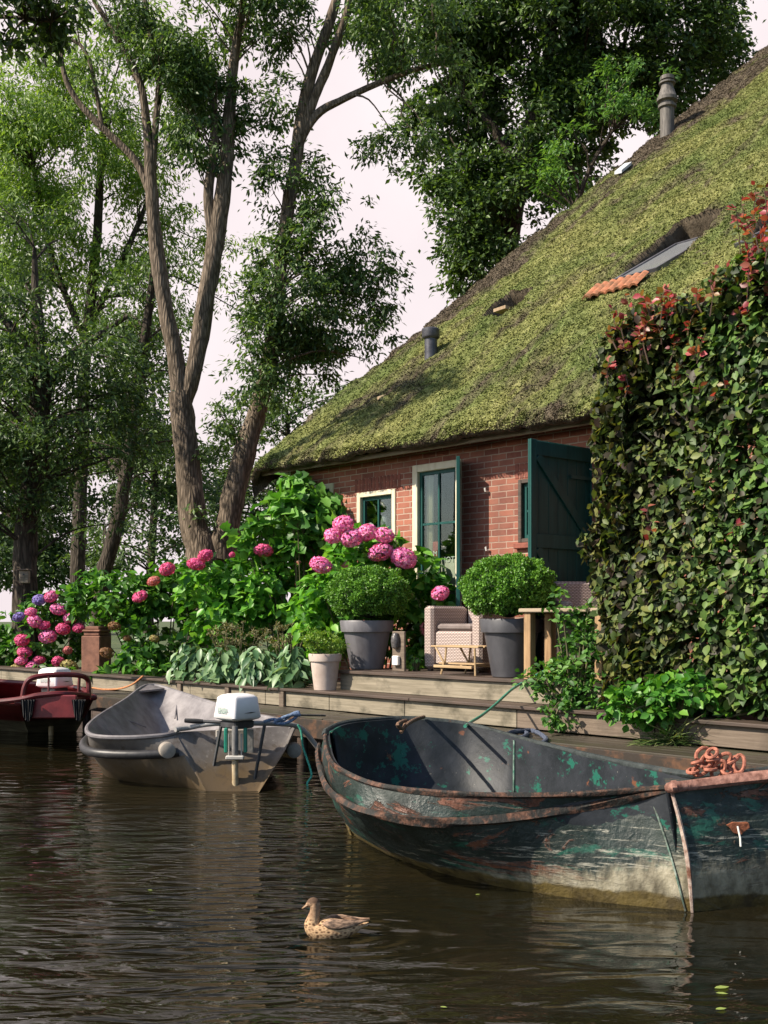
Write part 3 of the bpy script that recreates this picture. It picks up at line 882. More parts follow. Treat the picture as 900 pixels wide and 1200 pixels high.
yawg = math.atan2(G1[7].y - G1[2].y, G1[7].x - G1[2].x)
gb_loc = Vector((cen.x, cen.y, 0))
barge = thing('steel_rowing_boat', 'large old dark green steel boat with peeling rusty paint and a chain on its bow', 'boat', gb_loc, yawg)

m = Mat('peeling_green_hull', 0.42, 0, .45)
z = m.sepz()
dark = m.ramp(m.noise(7, 6, (.5, 1, 1)), [(0.35, (0.005, 0.012, 0.010)), (0.65, (0.020, 0.034, 0.029))])
gr = m.ramp(m.noise(3.2, 8, (.5, 1.4, 2.4), .68, dist=.6), [(0.56, 0.0), (0.60, 1.0)])
c = m.mix(gr, dark, m.ramp(m.noise(14, 4), [(.4, (0.008, 0.055, 0.038)), (.6, (0.018, 0.10, 0.068))]))
rs = m.ramp(m.noise(3.0, 9, (.45, 1, 1.8), .72, dist=.8), [(0.565, 0.0), (0.60, 1.0)])
c = m.mix(rs, c, m.ramp(m.noise(25, 4), [(.35, (0.06, 0.024, 0.014)), (.65, (0.17, 0.065, 0.035))]))
# scraped paint: thin pale streaks, mostly low on the side and towards the bow
sc_ = m.n('ShaderNodeTexNoise', inp={'Vector': m.co((.8, 1.0, 8), (0, .18, 0)), 'Scale': 6, 'Detail': 9, 'Roughness': .78, 'Distortion': .5}).outputs['Fac']
xb = m.n('ShaderNodeMapRange', inp={'Value': z[0], 'From Min': -1.2, 'From Max': 1.2, 'To Min': -0.06, 'To Max': 0.035}).outputs[0]
zb = m.n('ShaderNodeMapRange', inp={'Value': z[2], 'From Min': 0.10, 'From Max': 0.55, 'To Min': 0.03, 'To Max': -0.06}).outputs[0]
sc_ = m.math('ADD', sc_, m.math('ADD', xb, zb))
c = m.mix(m.ramp(sc_, [(0.56, 0.0), (0.62, .75)]), c, (0.34, 0.33, 0.27))
# worn cream boot-top with a ragged upper edge
rag = m.math('ADD', z[2], m.math('MULTIPLY', m.math('SUBTRACT', m.noise(5, 9, (1, 1, .30), .75), .5), -.42))
rag = m.math('SUBTRACT', rag, m.math('MULTIPLY', xb, 3.6))
c = m.mix(m.ramp(rag, [(0.07, .95), (0.15, 0.0)]), c, m.ramp(m.noise(12, 6, (1, 1, .5)), [(.3, (0.10, 0.085, 0.055)), (.55, (0.30, 0.27, 0.19)), (.75, (.46, .42, .32))]))
alg = m.math('ADD', z[2], m.math('MULTIPLY', m.math('SUBTRACT', m.noise(4, 5), .5), -.09))
c = m.mix(m.ramp(alg, [(0.060, 1.0), (0.075, 0.0)]), c, m.ramp(m.noise(7, 5), [(.35, (0.045, 0.032, 0.012)), (.6, (0.13, 0.095, 0.03))]))
m.color(c)
m.rough(m.ramp(m.noise(9, 4), [(.3, .3), (.7, .7)]))
hb = m.math('ADD', m.noise(40, 5), m.math('ADD', m.math('MULTIPLY', rs, .8), m.math('MULTIPLY', m.noise(3, 3), 1.5)))
m.bump(hb, .55, .012)
hullmat = m.m
m = Mat('worn_inner_paint', 0.55, 0, .35)
base = m.ramp(m.noise(5, 6), [(.35, (0.008, 0.011, 0.014)), (.65, (0.026, 0.030, 0.037))])
c = m.mix(m.ramp(m.noise(4, 7, (1, 1, 1.3), .75), [(0.565, 0.0), (0.59, 1.0)]), base, (0.012, 0.10, 0.07))
c = m.mix(m.ramp(m.noise(38, 4), [(0.70, 0.0), (0.74, .8)]), c, (0.35, 0.33, 0.28))
c = m.mix(m.ramp(m.noise(7, 6), [(0.66, 0.0), (0.70, 1.0)]), c, (0.13, 0.05, 0.025))
m.color(c); m.bump(m.noise(20, 5), .3, .01)
innermat = m.m
def rustmat(name, lo, hi, dk=(0.02, 0.02, 0.018), t=(.35, .6), sc=8):
    m = Mat(name, .7, 0, .3)
    c = m.ramp(m.noise(sc * 3, 6), [(.3, lo), (.7, hi)])
    c = m.mix(m.ramp(m.noise(sc, 6, rough=.7), [(t[0], 1.0), (t[1], 0.0)]), c, dk)
    m.color(c); m.bump(m.noise(45, 5), .6, .012)
    return m.m
rustr = rustmat('rusted_strake', (0.045, 0.022, 0.014), (0.17, 0.085, 0.055), t=(.47, .60), sc=14)
darkrail = rustmat('dark_gunwale_paint', (0.016, 0.022, 0.022), (0.05, 0.06, 0.06), (0.10, 0.045, 0.025), t=(.28, .40), sc=6)

mb = MB(); mb.loft([LG, LS, LM, LW, LK]); mb.fan(LK)
mb.build('hull', hullmat, barge, angle=50)
GI = [lerp(p, Vector((cen.x, cen.y, p.z)), .028) for p in LG]
FL = [lerp(Vector((p.x, p.y, 0)), Vector((cen.x, cen.y, 0)), .10) + Vector((0, 0, .16)) for p in LW]
MI = [lerp(p, Vector((cen.x, cen.y, p.z)), .05) for p in LM]
mb = MB(); mb.loft([LG, GI, MI, FL]); mb.fan(FL)
mb.build('inner_lining', innermat, barge, angle=50)
# gunwale tube in two runs (rusty near side, dark far side), the strake and welds
def run(L, i0, i1):
    n = len(L); return [L[i % n] for i in range(i0, i1 + 1)]
MB().tube(run(LG, 0, 7 * k), .016, 8, jit=.5).build('gunwale', rustr, barge)['label'] = 'rusty near gunwale'
MB().tube(run(LG, 11 * k, 21 * k), .022, 8, jit=.2).build('gunwale', darkrail, barge)
MB().tube([p + (Vector((p.x, p.y, 0)) - Vector((cen.x, cen.y + 1.0, 0))).normalized() * .022 for p in run(LS, 0, 8 * k - 1)], [.018 + .006 * min(1, i / (4 * k)) for i in range(8 * k)], 8, jit=.9).build('rubbing_strake', rustr, barge)
MB().tube([p + Vector((0, -.004, 0)) for p in run(LG, 7 * k, 11 * k)], .032, 10, jit=.35).build('bow_rail', rustmat('pink_rusted_rail', (.13, .055, .038), (.38, .20, .155), t=(.30, .40)), barge)
cs = [lerp(LG[7 * k + 4], LS[7 * k + 4], .9), LM[7 * k + 4], LW[7 * k + 4]]
cs = [p + Vector((0, -.006, 0)) for p in cs]
MB().tube(cr(cs, 8, False), .009, 6, jit=.9).build('corner_weld', rustmat('scraped_weld', (.25, .14, .10), (.55, .48, .42), (.12, .05, .03)), barge)
i2 = 6 * k + 1
MB().tube(cr([LS[i2] + Vector((0, -.012, 0)), LM[i2 + 1] + Vector((0, -.008, 0)), LW[i2 + 3] + Vector((0, -.008, 0))], 8, False), .005, 6, jit=.6).build('plate_seam', rustmat('green_seam', (.02, .12, .08), (.35, .38, .33)), barge)
# inner ribs and a raised strip
for i, wd_ in ((15 * k + 2, .007),):
    i %= len(LG)
    MB().tube([GI[i] - Vector((0, .012, .02)), MI[i] - Vector((0, .015, 0)), FL[i] - Vector((0, .01, -.01))], wd_, 6).build('seam', rustmat('pale_green_seam', (.03, .16, .11), (.30, .40, .33)), barge)
st = run([lerp(p, Vector((cen.x, cen.y, p.z)), .045) - Vector((0, 0, .10)) for p in LG], 11 * k + 2, 17 * k)
# fore deck
q = [GI[i] - Vector((0, 0, .035)) for i in range(7 * k + 2, 13 * k + 3)]
mb = MB(); mb.fan(q); mb.build('fore_deck', rustmat('deck_paint', (.02, .03, .028), (.05, .06, .055), (.14, .06, .035), t=(.42, .5)), barge)
# mooring plate with its ring pin on the bow face
pm = lerp(az(866, 1060, 0), az(866, 914, .655), .62); nb = Vector((.1, -1, .12)).normalized()
Yf = lerp(LM[8 * k + 4].y, LS[8 * k + 4].y, .35)
pm = at(866, 970, Yf - .035)
o_ = []
for i in range(9):
    a = i / 9 * 2 * math.pi; rr_ = .055 * (1 + .25 * math.sin(3 * a)); o_.append(pm + Vector((math.cos(a) * rr_, 0, math.sin(a) * rr_ * .55)))
MB().prism(o_, Vector((0, .05, 0))).build('mooring_plate', rustmat('plate_rust', (.12, .04, .02), (.28, .10, .05), (.3, .25, .1), t=(.25, .35), sc=20), barge)
MB().tube([pm + Vector((-.01, -.01, .01)), pm + Vector((.0, -.02, -.05)), at(866 + 2, 992, Yf - .06)], .005, 6).build('pin', white_paint, barge)
MB().tube([at(861, 985, Yf - .035), at(855, 1015, Yf + .00), at(851, 1042, Yf + .02)], .0035, 5).build('weld_line', board_dark, barge)

# chain heap on the bow
ch = MB(); rc_ = random.Random(11)
c0 = az(838, 908, .655)
chain = thing('mooring_chain', 'heap of rusty pink-orange chain links on the bow of the green boat', 'chain', c0)
pts = [(-.12, 0, .02), (-.075, .0, .03), (-.03, -.02, .035), (.015, -.01, .03), (.06, .0, .025), (.10, .01, .03), (.09, .03, .07), (.045, .02, .075), (.0, .01, .08), (-.045, .0, .075), (-.09, .02, .065), (-.06, .03, .11), (-.015, .01, .115), (.13, .0, .06)]
for i, p in enumerate(pts):
    ax = Vector((rc_.uniform(-.4, .4), rc_.uniform(-1, -.3), rc_.uniform(-.2, 1))).normalized() if i % 2 else Vector((rc_.uniform(-.5, .5), rc_.uniform(-.4, .2), 1)).normalized()
    X = ax.orthogonal().normalized(); X = Quaternion(ax, rc_.uniform(-.5, .5) + (0 if abs(X.x) > .5 else 1.57)) @ X; Y_ = ax.cross(X)
    loop = [c0 + Vector(p) + X * (.042 * math.cos(t) + .012 * math.copysign(abs(math.cos(t)) ** .5, math.cos(t))) + Y_ * (.027 * math.sin(t)) for t in [2 * math.pi * j / 16 for j in range(17)]]
    ch.tube(loop, .0105, 7, cap=False)
ch.build('links', rustmat('chain_rust', (.20, .065, .042), (.48, .19, .125), (.12, .05, .04), t=(.3, .4), sc=12), chain)

# ropes
def rope(name, label, cat, pts, r, col, strands=True, kk=8):
    c0 = Vector(pts[0]); o = thing(name, label, cat, c0)
    mb = MB(); path = cr(pts, kk, False)
    mb.tube(path, [r * (1 + (.14 if i % 2 else -.06)) for i in range(len(path))] if strands else r, 8)
    mb.build('strand' if strands else 'tubing', col, o); return o
blue = simple('blue_rope', (.06, .10, .20), (.22, .30, .42), 60, .9, .5)
teal = simple('green_cord', (.02, .22, .15), (.08, .42, .30), 60, .8, .4)
brownr = simple('brown_rope', (.09, .05, .03), (.22, .13, .08), 60, .9, .5)
hose_m = simple('green_hose', (.03, .20, .13), (.06, .30, .20), 12, .35, .05)
rope('rope', 'short brown rope hitched over the far gunwale of the green boat', 'rope', [az(497, 840, .765), az(487, 843, .775), az(478, 848, .77), az(471, 853, .74) - Vector((0, .05, 0)), az(466, 848, .78) - Vector((0, .05, 0)), az(476, 845, .775), az(470, 858, .70) - Vector((0, .03, 0))], .013, brownr)
rope('garden_hose', 'green hose hanging from the terrace down to the green boat', 'hose', [at(672, 765, 11.35), at(640, 785, 11.1), at(618, 797, 11.0), at(600, 808, 10.6), at(580, 826, 10.0), at(565, 838, 9.5), at(552, 846, 9.0), az(545, 851, .73)], .013, hose_m, False)
rope('rope', 'coil of dark blue rope lying on the jetty behind the green boat', 'rope', [az(590, 862, .47), az(605, 857, .47), az(618, 860, .47), az(606, 866, .48), az(592, 861, .49), az(622, 856, .48), az(640, 866, .465), az(628, 872, .465), az(608, 864, .50)], .02, simple('navy_rope', (.03, .04, .07), (.09, .11, .16), 60, .9, .5))

# ---- grey aluminium dinghy
Gg = [(175, 803, .74), (146, 821, .63), (114, 841, .53), (102, 854, .48), (110, 862.5, .455), (147, 864.5, .45), (190, 862, .465), (206, 858.5, .485), (209, 858, .487), (338, 851, .487), (342, 851, .485), (335, 845, .475), (300, 838, .50), (255, 826, .58), (215, 813, .66)]
G2 = [az(*q) for q in Gg]
Wg = [(170, 880), (148, 886), (124, 897), (121, 905), (130, 912), (175, 919), (225, 924), (243, 926.5), (246, 927), (300, 927), (303, 926.5), (318, 915), (310, 902), (265, 890), (210, 882)]
W2 = [az(px, py, 0.0) for px, py in Wg]
cg = Vector((-1.95, 10.9, 0))
for i_ in (0, 1, 2, 11, 12, 13, 14): W2[i_] = lerp(Vector((G2[i_].x, G2[i_].y, 0)), cg, .2)
S2 = [lerp(g_, w_, .38) + (Vector((g_.x, g_.y, 0)) - cg).normalized() * (.04 if i not in (8, 9) else .0) for i, (g_, w_) in enumerate(zip(G2, W2))]
K2 = [lerp(p, cg, .2) - Vector((0, 0, .14)) for p in W2]
k = 6
LG2, LS2, LW2, LK2 = [cr(P, k) for P in (G2, S2, W2, K2)]
dinghy = thing('aluminium_dinghy', 'grey aluminium motorboat moored between the red boat and the green boat', 'boat', Vector((cg.x, cg.y, 0)), math.radians(-66))
m = Mat('dull_aluminium', 0.5, .2, .5)
z = m.sepz()
c = m.ramp(m.noise(4, 6), [(.3, (.075, .066, .060)), (.7, (.17, .155, .143))])
c = m.mix(m.ramp(m.noise(22, 5), [(.6, 0.0), (.72, .4)]), c, (.36, .34, .31))
stn = m.math('ADD', z[2], m.math('MULTIPLY', m.math('SUBTRACT', m.noise(7, 5, (1, 1, .15)), .5), -.35))
c = m.mix(m.ramp(stn, [(.10, 1.0), (.36, 0.0)]), c, (.11, .075, .038))
c = m.mix(m.ramp(m.noise(9, 6, (1, 1, .10), .75), [(.54, 0.0), (.64, .75)]), c, (.06, .045, .03))
m.color(c); m.bump(m.noise(30, 4), .15, .006)
alu = m.m
alu_in = simple('aluminium_inside', (.115, .105, .11), (.22, .205, .21), 6, .5, .15, metal=.2)
mb = MB(); mb.loft([LG2, LS2, LW2, LK2]); mb.fan(LK2); mb.build('hull', alu, dinghy, angle=35)
GI2 = [lerp(p, Vector((cg.x, cg.y, p.z)), .025) for p in LG2]; FL2 = [lerp(Vector((p.x, p.y, 0)), cg, .30) + Vector((0, 0, .17)) for p in LW2]
mb = MB(); mb.loft([LG2, GI2, FL2]); mb.fan(FL2); mb.build('inner_lining', alu_in, dinghy, angle=35)
nn = len(LG2)
MB().tube(run(LG2, 10 * k, 15 * k + 8 * k), .022, 8).build('gunwale', alu_in, dinghy)
rub = simple('black_rubber', (.012, .012, .013), (.035, .034, .036), 9, .45, .15)
fp = [lerp(a, b, .52) + (Vector((a.x, a.y, 0)) - cg).normalized() * .045 for a, b in zip(LG2, LS2)]
fpath = run(fp, 15 * k - 2 * k, 15 * k + 7 * k - 2)
MB().tube([p - Vector((0, 0, .06)) for p in fpath], .042, 12).build('fender', rub, dinghy)
for (px, py, yy) in ((197, 880, None), (345, 880, None)):
    t = at(px, py, G2[8].y - .26 if px < 300 else G2[9].y - .1); ax = Vector((.35, -1, 0)).normalized() if px < 300 else Vector((.1, -1, 0)).normalized()
    MB().lathe(t, [(.05, .0), (.068, -.01), (.07, -.12), (.05, -.13)], 18, -ax * -1).build('fender_end', simple('grey_cap', (.22, .19, .16), (.36, .32, .27), 8, .6), dinghy)
# stern rail, struts, bow cover
rp = [G2[7] + Vector((0, -.03, .03)), at(222, 852.5, 9.95), at(240, 849, 9.9), at(262, 847.5, 9.9), at(300, 847.5, 10.0), at(332, 848.5, 10.15), at(348, 851, 10.25), at(358, 858, 10.3), at(366, 868, 10.35), at(379, 885, 10.4)]
RPc = cr(rp, 6, False)
MB().tube(RPc, .024, 10).build('stern_rail', simple('worn_rail', (.06, .06, .06), (.34, .33, .32), 6, .4, .1, metal=.2, lo=.25, hi=.38), dinghy)
for (xa, ya, xb_, yb_) in ((259, 851, 246, 921), (310, 850, 297, 921)):
    MB().tube([at(xa, ya, 9.88), at(xb_, yb_, 9.78)], .015, 8).build('stern_strut', rub, dinghy)
MB().box(at(275, 870, 10.02), (.34, .03, .24), Vector((1, .18, 0)).normalized(), Vector((-.18, 1, 0)).normalized(), bev=.01).build('transom_pad', simple('pad', (.30, .28, .25), (.42, .39, .35), 9, .6), dinghy)
cv = [G2[14], G2[0], G2[1]]
MB().prism([G2[0] + Vector((0, -.02, .012)), G2[1] * .45 + G2[0] * .55 + Vector((0, 0, .01)), G2[14] * .45 + G2[0] * .55 + Vector((0, 0, .01))], Vector((0, 0, -.02))).build('bow_plate', alu_in, dinghy)
# two raised seams over the inner bow
for i in (14 * k + 1, 1 * k + 3):
    i %= nn; MB().tube([GI2[i] - Vector((0, 0, .05)), lerp(GI2[i], cg + Vector((-.3, .9, .2)), .55)], .008, 6).build('seam', alu_in, dinghy)

def outboard(parent, px, Yo, s=1.0, side=0.0, tiller=True):
    """small outboard with a square white cowl; px is its shaft column, Yo its distance"""
    c = at(px, 725, Yo); c.z = 0
    d1 = Vector((math.cos(side), math.sin(side), 0)); d2 = Vector((-d1.y, d1.x, 0))
    white = simple('white_cowl', (.70, .68, .68), (.80, .78, .78), 3, .3, .03)
    root = MB()
    def Qp(x, y, z): return c + (d1 * x + d2 * y) * s + Vector((0, 0, z))
    zb = .60 * 1.0; hh_ = .235 * s
    rings = []
    for (t, ins) in ((0, .045), (.05, .015), (.12, 0), (.86, .022), (.95, .045), (1.0, .085)):
        x0, x1, y0, y1 = -.155 + ins, .155 - ins, -.155 + ins * 1.0, .16 - ins
        rr_ = .03; L = []
        for (cx_, cy_, a0) in ((x1, y1, 0), (x0, y1, 90), (x0, y0, 180), (x1, y0, 270)):
            sx_ = -1 if cx_ == x1 else 1; sy_ = -1 if cy_ == y1 else 1
            for j in range(5):
                a = math.radians(a0 + j * 22.5)
                L.append(Qp(cx_ + sx_ * rr_ + rr_ * math.cos(a), cy_ + sy_ * rr_ + rr_ * math.sin(a), zb + hh_ * t))
        rings.append(L)
    root.loft(rings); root.fan(rings[-1]); root.fan(list(reversed(rings[0])))
    motor = root.build('outboard_motor', white, parent, angle=50)
    dk = simple('motor_dark', (.02, .02, .022), (.05, .05, .055), 9, .45, .1)
    MB().box(Qp(0, 0, zb - .035), (.22 * s, .22 * s, .07), d1, d2, bev=.012).build('lower_pan', dk, motor)
    gmt = simple('motor_green', (.01, .16, .11), (.02, .22, .15), 5, .35, .05)
    ef = Vector((0, -1, 0))
    for sx_ in (-1, 1):
        MB().box(c + Vector((sx_ * .085 * s, -.10 * s, .43)), (.032 * s, .05 * s, .22), bev=.008).build('clamp', gmt, motor)
        MB().box(c + Vector((sx_ * .055 * s, -.13 * s, .38)), (.012 * s, .03 * s, .22), bev=.003).build('bracket', simple('bracket_metal', (.3, .29, .27), (.45, .43, .4), 8, .4, metal=.4), motor)
    leg = MB(); q = c + Vector((0, -.14 * s, 0))
    leg.lathe(q, [(.024 * s, .30), (.030 * s, .32), (.030 * s, .50), (.026 * s, .56)], 14)
    leg.build('swivel', simple('grey_cast', (.12, .12, .12), (.22, .21, .20), 9, .45, .1), motor)
    MB().box(q + Vector((0, -.01, .285)), (.16 * s, .07 * s, .035), bev=.008).build('bracket_base', simple('base_metal', (.35, .33, .3), (.5, .48, .44), 8, .4), motor)
    MB().tube([q + Vector((0, 0, .30)), q + Vector((0, .0, .18)), q + Vector((.01, 0, -.3))], [.030 * s, .028 * s, .034 * s], 10).build('shaft', simple('stained_shaft', (.30, .22, .12), (.48, .40, .27), 8, .6, .1), motor)
    if tiller:
        MB().tube([Qp(-.10, -.10, zb - .02), Qp(-.24, -.20, zb - .015)], .014, 8).build('tiller_arm', dk, motor)
        MB().tube([Qp(-.24, -.20, zb - .015), Qp(-.30, -.25, zb - .013), Qp(-.37, -.30, zb - .01)], [.018, .022, .019], 10, jit=.2).build('tiller_grip', rub, motor)
    # faded decal of small print on one side, a tiny mark on the other
    gp = simple('faded_green_print', (.28, .42, .34), (.40, .50, .44), 30, .5, 0)
    mb = MB()
    rq = random.Random(4)
    for r_ in range(4):
        x = -.085 + r_ * .006
        while x < .055:
            wl = rq.uniform(.008, .022); mb.box(Qp(x, -.158, zb + hh_ * (.50 - r_ * .065)), (wl * s, .004, .006), d1, d2); x += wl + .005
    mb.build('decal', gp, motor)
    mb = MB(); mb.add([Qp(.158, -.05, zb + hh_ * .30), Qp(.1585, .03, zb + hh_ * .29), Qp(.158, .09, zb + hh_ * .32), Qp(.157, .03, zb + hh_ * .33)], [(0, 1, 2, 3)])
    mb.build('decal', dk, motor)
    return motor
outboard(dinghy, 278, 9.86, 1.0, math.radians(-45))
bl = rope('rope', 'knotted blue mooring rope on the stern rail of the grey motorboat', 'rope', [at(309, 846, 9.95), at(320, 843, 9.95), at(330, 845, 9.97), at(338, 840, 9.97), at(344, 836, 10), at(350, 835, 10.0), at(345, 842, 9.98), at(333, 848, 9.95), at(322, 846, 9.93), at(340, 838, 9.95), at(352, 838, 10)], .014, blue)
MB().tube([at(347, 838, 10.02), at(360, 838, 10.2), at(381, 838.5, 10.4)], .010, 8).build('spring_hook', old_zinc, bl)
rope('rope', 'thin green cord hanging from the stern of the grey motorboat into the water', 'rope', [at(349, 849, 10.1), at(353, 858, 10.1), at(355, 875, 10.1), at(360, 890, 10.1), at(365, 908, 10.05), at(360, 918, 10.0), at(362, 925, 9.9), az(358, 932, -.02)], .0095, teal)

# ---- red motorboat at the left edge
maroon = simple('maroon_paint', (.07, .008, .010), (.14, .02, .022), 6, .35, .08)
red = simple('worn_red_paint', (.12, .012, .018), (.22, .028, .032), 6, .4, .1)
Gr = [(-150, 800, .75), (-80, 812, .62), (0, 822, .56), (22, 823, .56), (28, 823, .56), (104, 817, .55), (107, 817, .55), (90, 806, .58), (20, 800, .62), (-70, 796, .68)]
G3 = [az(*q) for q in Gr]
Wr = [(-140, 846), (-70, 851), (0, 856), (30, 858), (38, 858), (84, 857), (88, 856), (75, 848), (10, 845), (-70, 842)]
W3 = [az(px, py, 0.0) for px, py in Wr]
c3 = Vector((-5.3, 15.6, 0))
S3 = [lerp(a, b, .45) + (Vector((a.x, a.y, 0)) - c3).normalized() * .03 for a, b in zip(G3, W3)]
K3 = [lerp(p, c3, .2) - Vector((0, 0, .15)) for p in W3]
LG3, LS3, LW3, LK3 = [cr(P, 5) for P in (G3, S3, W3, K3)]
rboat = thing('red_motorboat', 'dark red motorboat with a tubular stern railing at the left bank', 'boat', Vector((c3.x, c3.y, 0)), math.radians(-25))
m = Mat('red_hull', .4)
z = m.sepz(); f = m.math('ADD', z[2], m.math('MULTIPLY', m.noise(6, 4), .06))
c = m.ramp(m.noise(7, 5), [(.35, (.10, .010, .014)), (.7, (.20, .025, .03))])
c = m.mix(m.ramp(f, [(.25, 1.0), (.27, 0.0)]), c, m.ramp(m.noise(5, 5), [(.35, (.10, .09, .06)), (.65, (.26, .23, .16))]))
m.color(c)
mb = MB(); mb.loft([LG3, LS3, LW3, LK3]); mb.fan(LK3); mb.build('hull', m.m, rboat, angle=35)
FL3 = [lerp(Vector((p.x, p.y, 0)), c3, .15) + Vector((0, 0, .2)) for p in LW3]
mb = MB(); mb.loft([LG3, [lerp(p, Vector((c3.x, c3.y, p.z)), .02) for p in LG3], FL3]); mb.fan(FL3); mb.build('inner_lining', red, rboat, angle=35)
MB().tube(LG3 + [LG3[0]], .035, 8, cap=False).build('gunwale', maroon, rboat)
Yr = G3[4].y - .02
rail = [at(26, 820, Yr), at(29, 805, Yr), at(35, 796, Yr), at(50, 792, Yr + .05), at(75, 790.5, Yr + .15), at(95, 792, Yr + .3), at(103, 797, Yr + .4), at(104, 808, Yr + .4), at(104, 818, Yr + .4)]
MB().tube(cr(rail, 5, False), .030, 8).build('stern_railing', maroon, rboat)
MB().tube([at(57, 793, Yr + .05), at(57, 815, Yr + .02)], .012, 8).build('rail_post', maroon, rboat)
MB().tube([at(93, 793, Yr + .3), at(92, 814, Yr + .3)], .018, 8).build('rail_post', maroon, rboat)
MB().tube(cr([at(-20, 824, Yr), at(20, 820, Yr - .05), at(45, 815, Yr - .05), at(75, 813, Yr), at(104, 815, Yr + .3)], 6, False), .032, 8).build('stern_bar', maroon, rboat)
MB().box(at(63, 828, Yr - .03), (.52, .04, .26), bev=.012).build('transom_board', red, rboat)
fr_ = simple('black_fringe', (.01, .01, .012), (.04, .04, .04), 30, .9, .6, (6, 6, .3))
for (x0, x1) in ((24, 40), (84, 99)):
    L0_, L1_ = [], []
    for j in range(13):
        t = j / 12; x = lerp(x0, x1, t)
        L0_.append(at(x, 820, Yr - .10 + .02 * math.sin(j * 2.4))); L1_.append(at(lerp(x0 + 3, x1 - 3, t), 838 + 6 * math.sin(math.pi * t) + (j % 2) * 2, Yr - .10 + .02 * math.cos(j * 2.4)))
    mb = MB(); mb.loft([L0_, L1_], True, False); mb.loft([[p + Vector((0, .04, 0)) for p in L0_], [p + Vector((0, .04, 0)) for p in L1_]], True, False); mb.build('fender_cover', fr_, rboat)
outboard(rboat, 64, 14.5, 1.12, math.radians(-25), False)
rope('rope', 'thin orange line stretched from the red boat to the quay', 'rope', [at(108, 806, 14.3), at(122, 808, 14.2), at(140, 807, 14), at(155, 802, 13.6), at(168, 792, 13.2)], .012, simple('orange_rope', (.35, .13, .05), (.55, .25, .1), 30, .8), False)

# ================================================================ duck
dk0 = az(396, 1097, 0)
sD = dk0.y / FC
duck = thing('duck', 'brown mottled female duck swimming left beside the green boat', 'duck', dk0)
def dP(px, py): return Vector(((px - 396) * sD, 0, (1097 - py) * sD)) + Vector((dk0.x, dk0.y, 0))
spine = [(432, 1081, .5, .6), (424, 1084, 5, 3), (414, 1087, 10, 7), (402, 1089, 13.5, 11), (388, 1090, 15, 14), (375, 1090, 13.5, 13.5), (367, 1085, 11, 11), (367.5, 1076, 8, 7.6), (369, 1069, 6.4, 6.2), (369.5, 1063, 6.6, 6.2), (368, 1058, 6.6, 6.4), (364, 1058.5, 5.2, 5.4), (361, 1060, 3.2, 3.2), (359, 1061.2, 1.4, 1.8)]
P = cr([Vector((a, b, 0)) for a, b, _, _ in spine], 4, False); Rr = cr([Vector((a, b, 0)) for _, _, a, b in spine], 4, False)
loops = []
for i, p in enumerate(P):
    t = P[min(i + 1, len(P) - 1)] - P[max(i - 1, 0)]; t.normalize(); nx = Vector((-t.y, t.x, 0))
    L = []
    for j in range(20):
        a = 2 * math.pi * j / 20
        q = p + nx * (math.sin(a) * Rr[i].y)
        w3 = dP(q.x, q.y); w3.y += math.cos(a) * Rr[i].x * sD
        L.append(w3)
    loops.append(L)
m = Mat('duck_feathers', .85, 0, .2)
vv = m.n('ShaderNodeTexVoronoi', inp={'Vector': m.co((1, 1, 1.6)), 'Scale': 48, 'Randomness': .9})
c = m.ramp(vv.outputs['Distance'], [(.18, (.07, .04, .022)), (.38, (.30, .18, .10)), (.55, (.55, .37, .21)), (.8, (.30, .19, .11))])
c = m.mix(m.ramp(m.sepz()[2], [(.075, 0.0), (.105, 1.0)]), c, m.ramp(m.noise(60, 4), [(.35, (.20, .12, .07)), (.65, (.38, .25, .16))]))
c = m.mix(m.ramp(m.math('ADD', m.sepz()[2], m.math('MULTIPLY', m.noise(30, 2), .006)), [(.162, 0.0), (.166, .85)]), c, (.07, .042, .028))
m.color(c); m.bump(vv.outputs['Distance'], .4, .004)
mb = MB(); mb.loft(loops); mb.fan(loops[0], smooth=True); mb.fan(loops[-1], smooth=True); mb.build('body', m.m, duck, angle=180)
feather = simple('wing_feathers', (.06, .036, .024), (.36, .23, .15), 40, .8, .5, (.5, 1, 2.6), lo=.42, hi=.58)
bill_m = simple('bill', (.16, .09, .04), (.26, .15, .07), 30, .5)
bl_ = []
for (x, y, w_, h_) in ((361, 1060, 3.0, 2.6), (358, 1061.8, 2.8, 1.7), (355.5, 1063.4, 2.8, 1.2), (353.8, 1064.6, 1.4, .6)):
    bl_.append([dP(x, y - math.sin(a) * h_) + Vector((0, math.cos(a) * w_ * sD, 0)) for a in [2 * math.pi * j / 12 for j in range(12)]])
mb = MB(); mb.loft(bl_); mb.fan(bl_[-1]); mb.build('bill', bill_m, duck)
for sgn in (-1, 1):
    wl = []
    for (x, y, hw, th, off) in ((378, 1080, 1, 1, 9), (386, 1079, 6, 2, 12), (398, 1080, 7, 2.2, 13), (410, 1080, 5.5, 2, 10), (422, 1079, 3, 1.4, 6), (433, 1077, .6, .5, 3)):
        wl.append([dP(x + math.sin(a) * hw * .3, y - math.sin(a) * hw * .8) + Vector((0, sgn * off * sD + math.cos(a) * th * sD + sgn * -math.sin(a) * hw * .35 * sD, 0)) for a in [2 * math.pi * j / 12 for j in range(12)]])
    mb = MB(); mb.loft(wl); mb.fan(wl[0]); mb.fan(wl[-1]); mb.build('wing', feather, duck, angle=70)
    e = dP(364.5, 1057.2) + Vector((0, sgn * 4.6 * sD, 0))
    MB().lathe(e - Vector((0, .0035, 0)), [(.0008, 0), (.0034, .001), (.004, .0035), (.0034, .006), (.0008, .007)], 10, Vector((0, 1, 0))).build('eye', rub, duck)
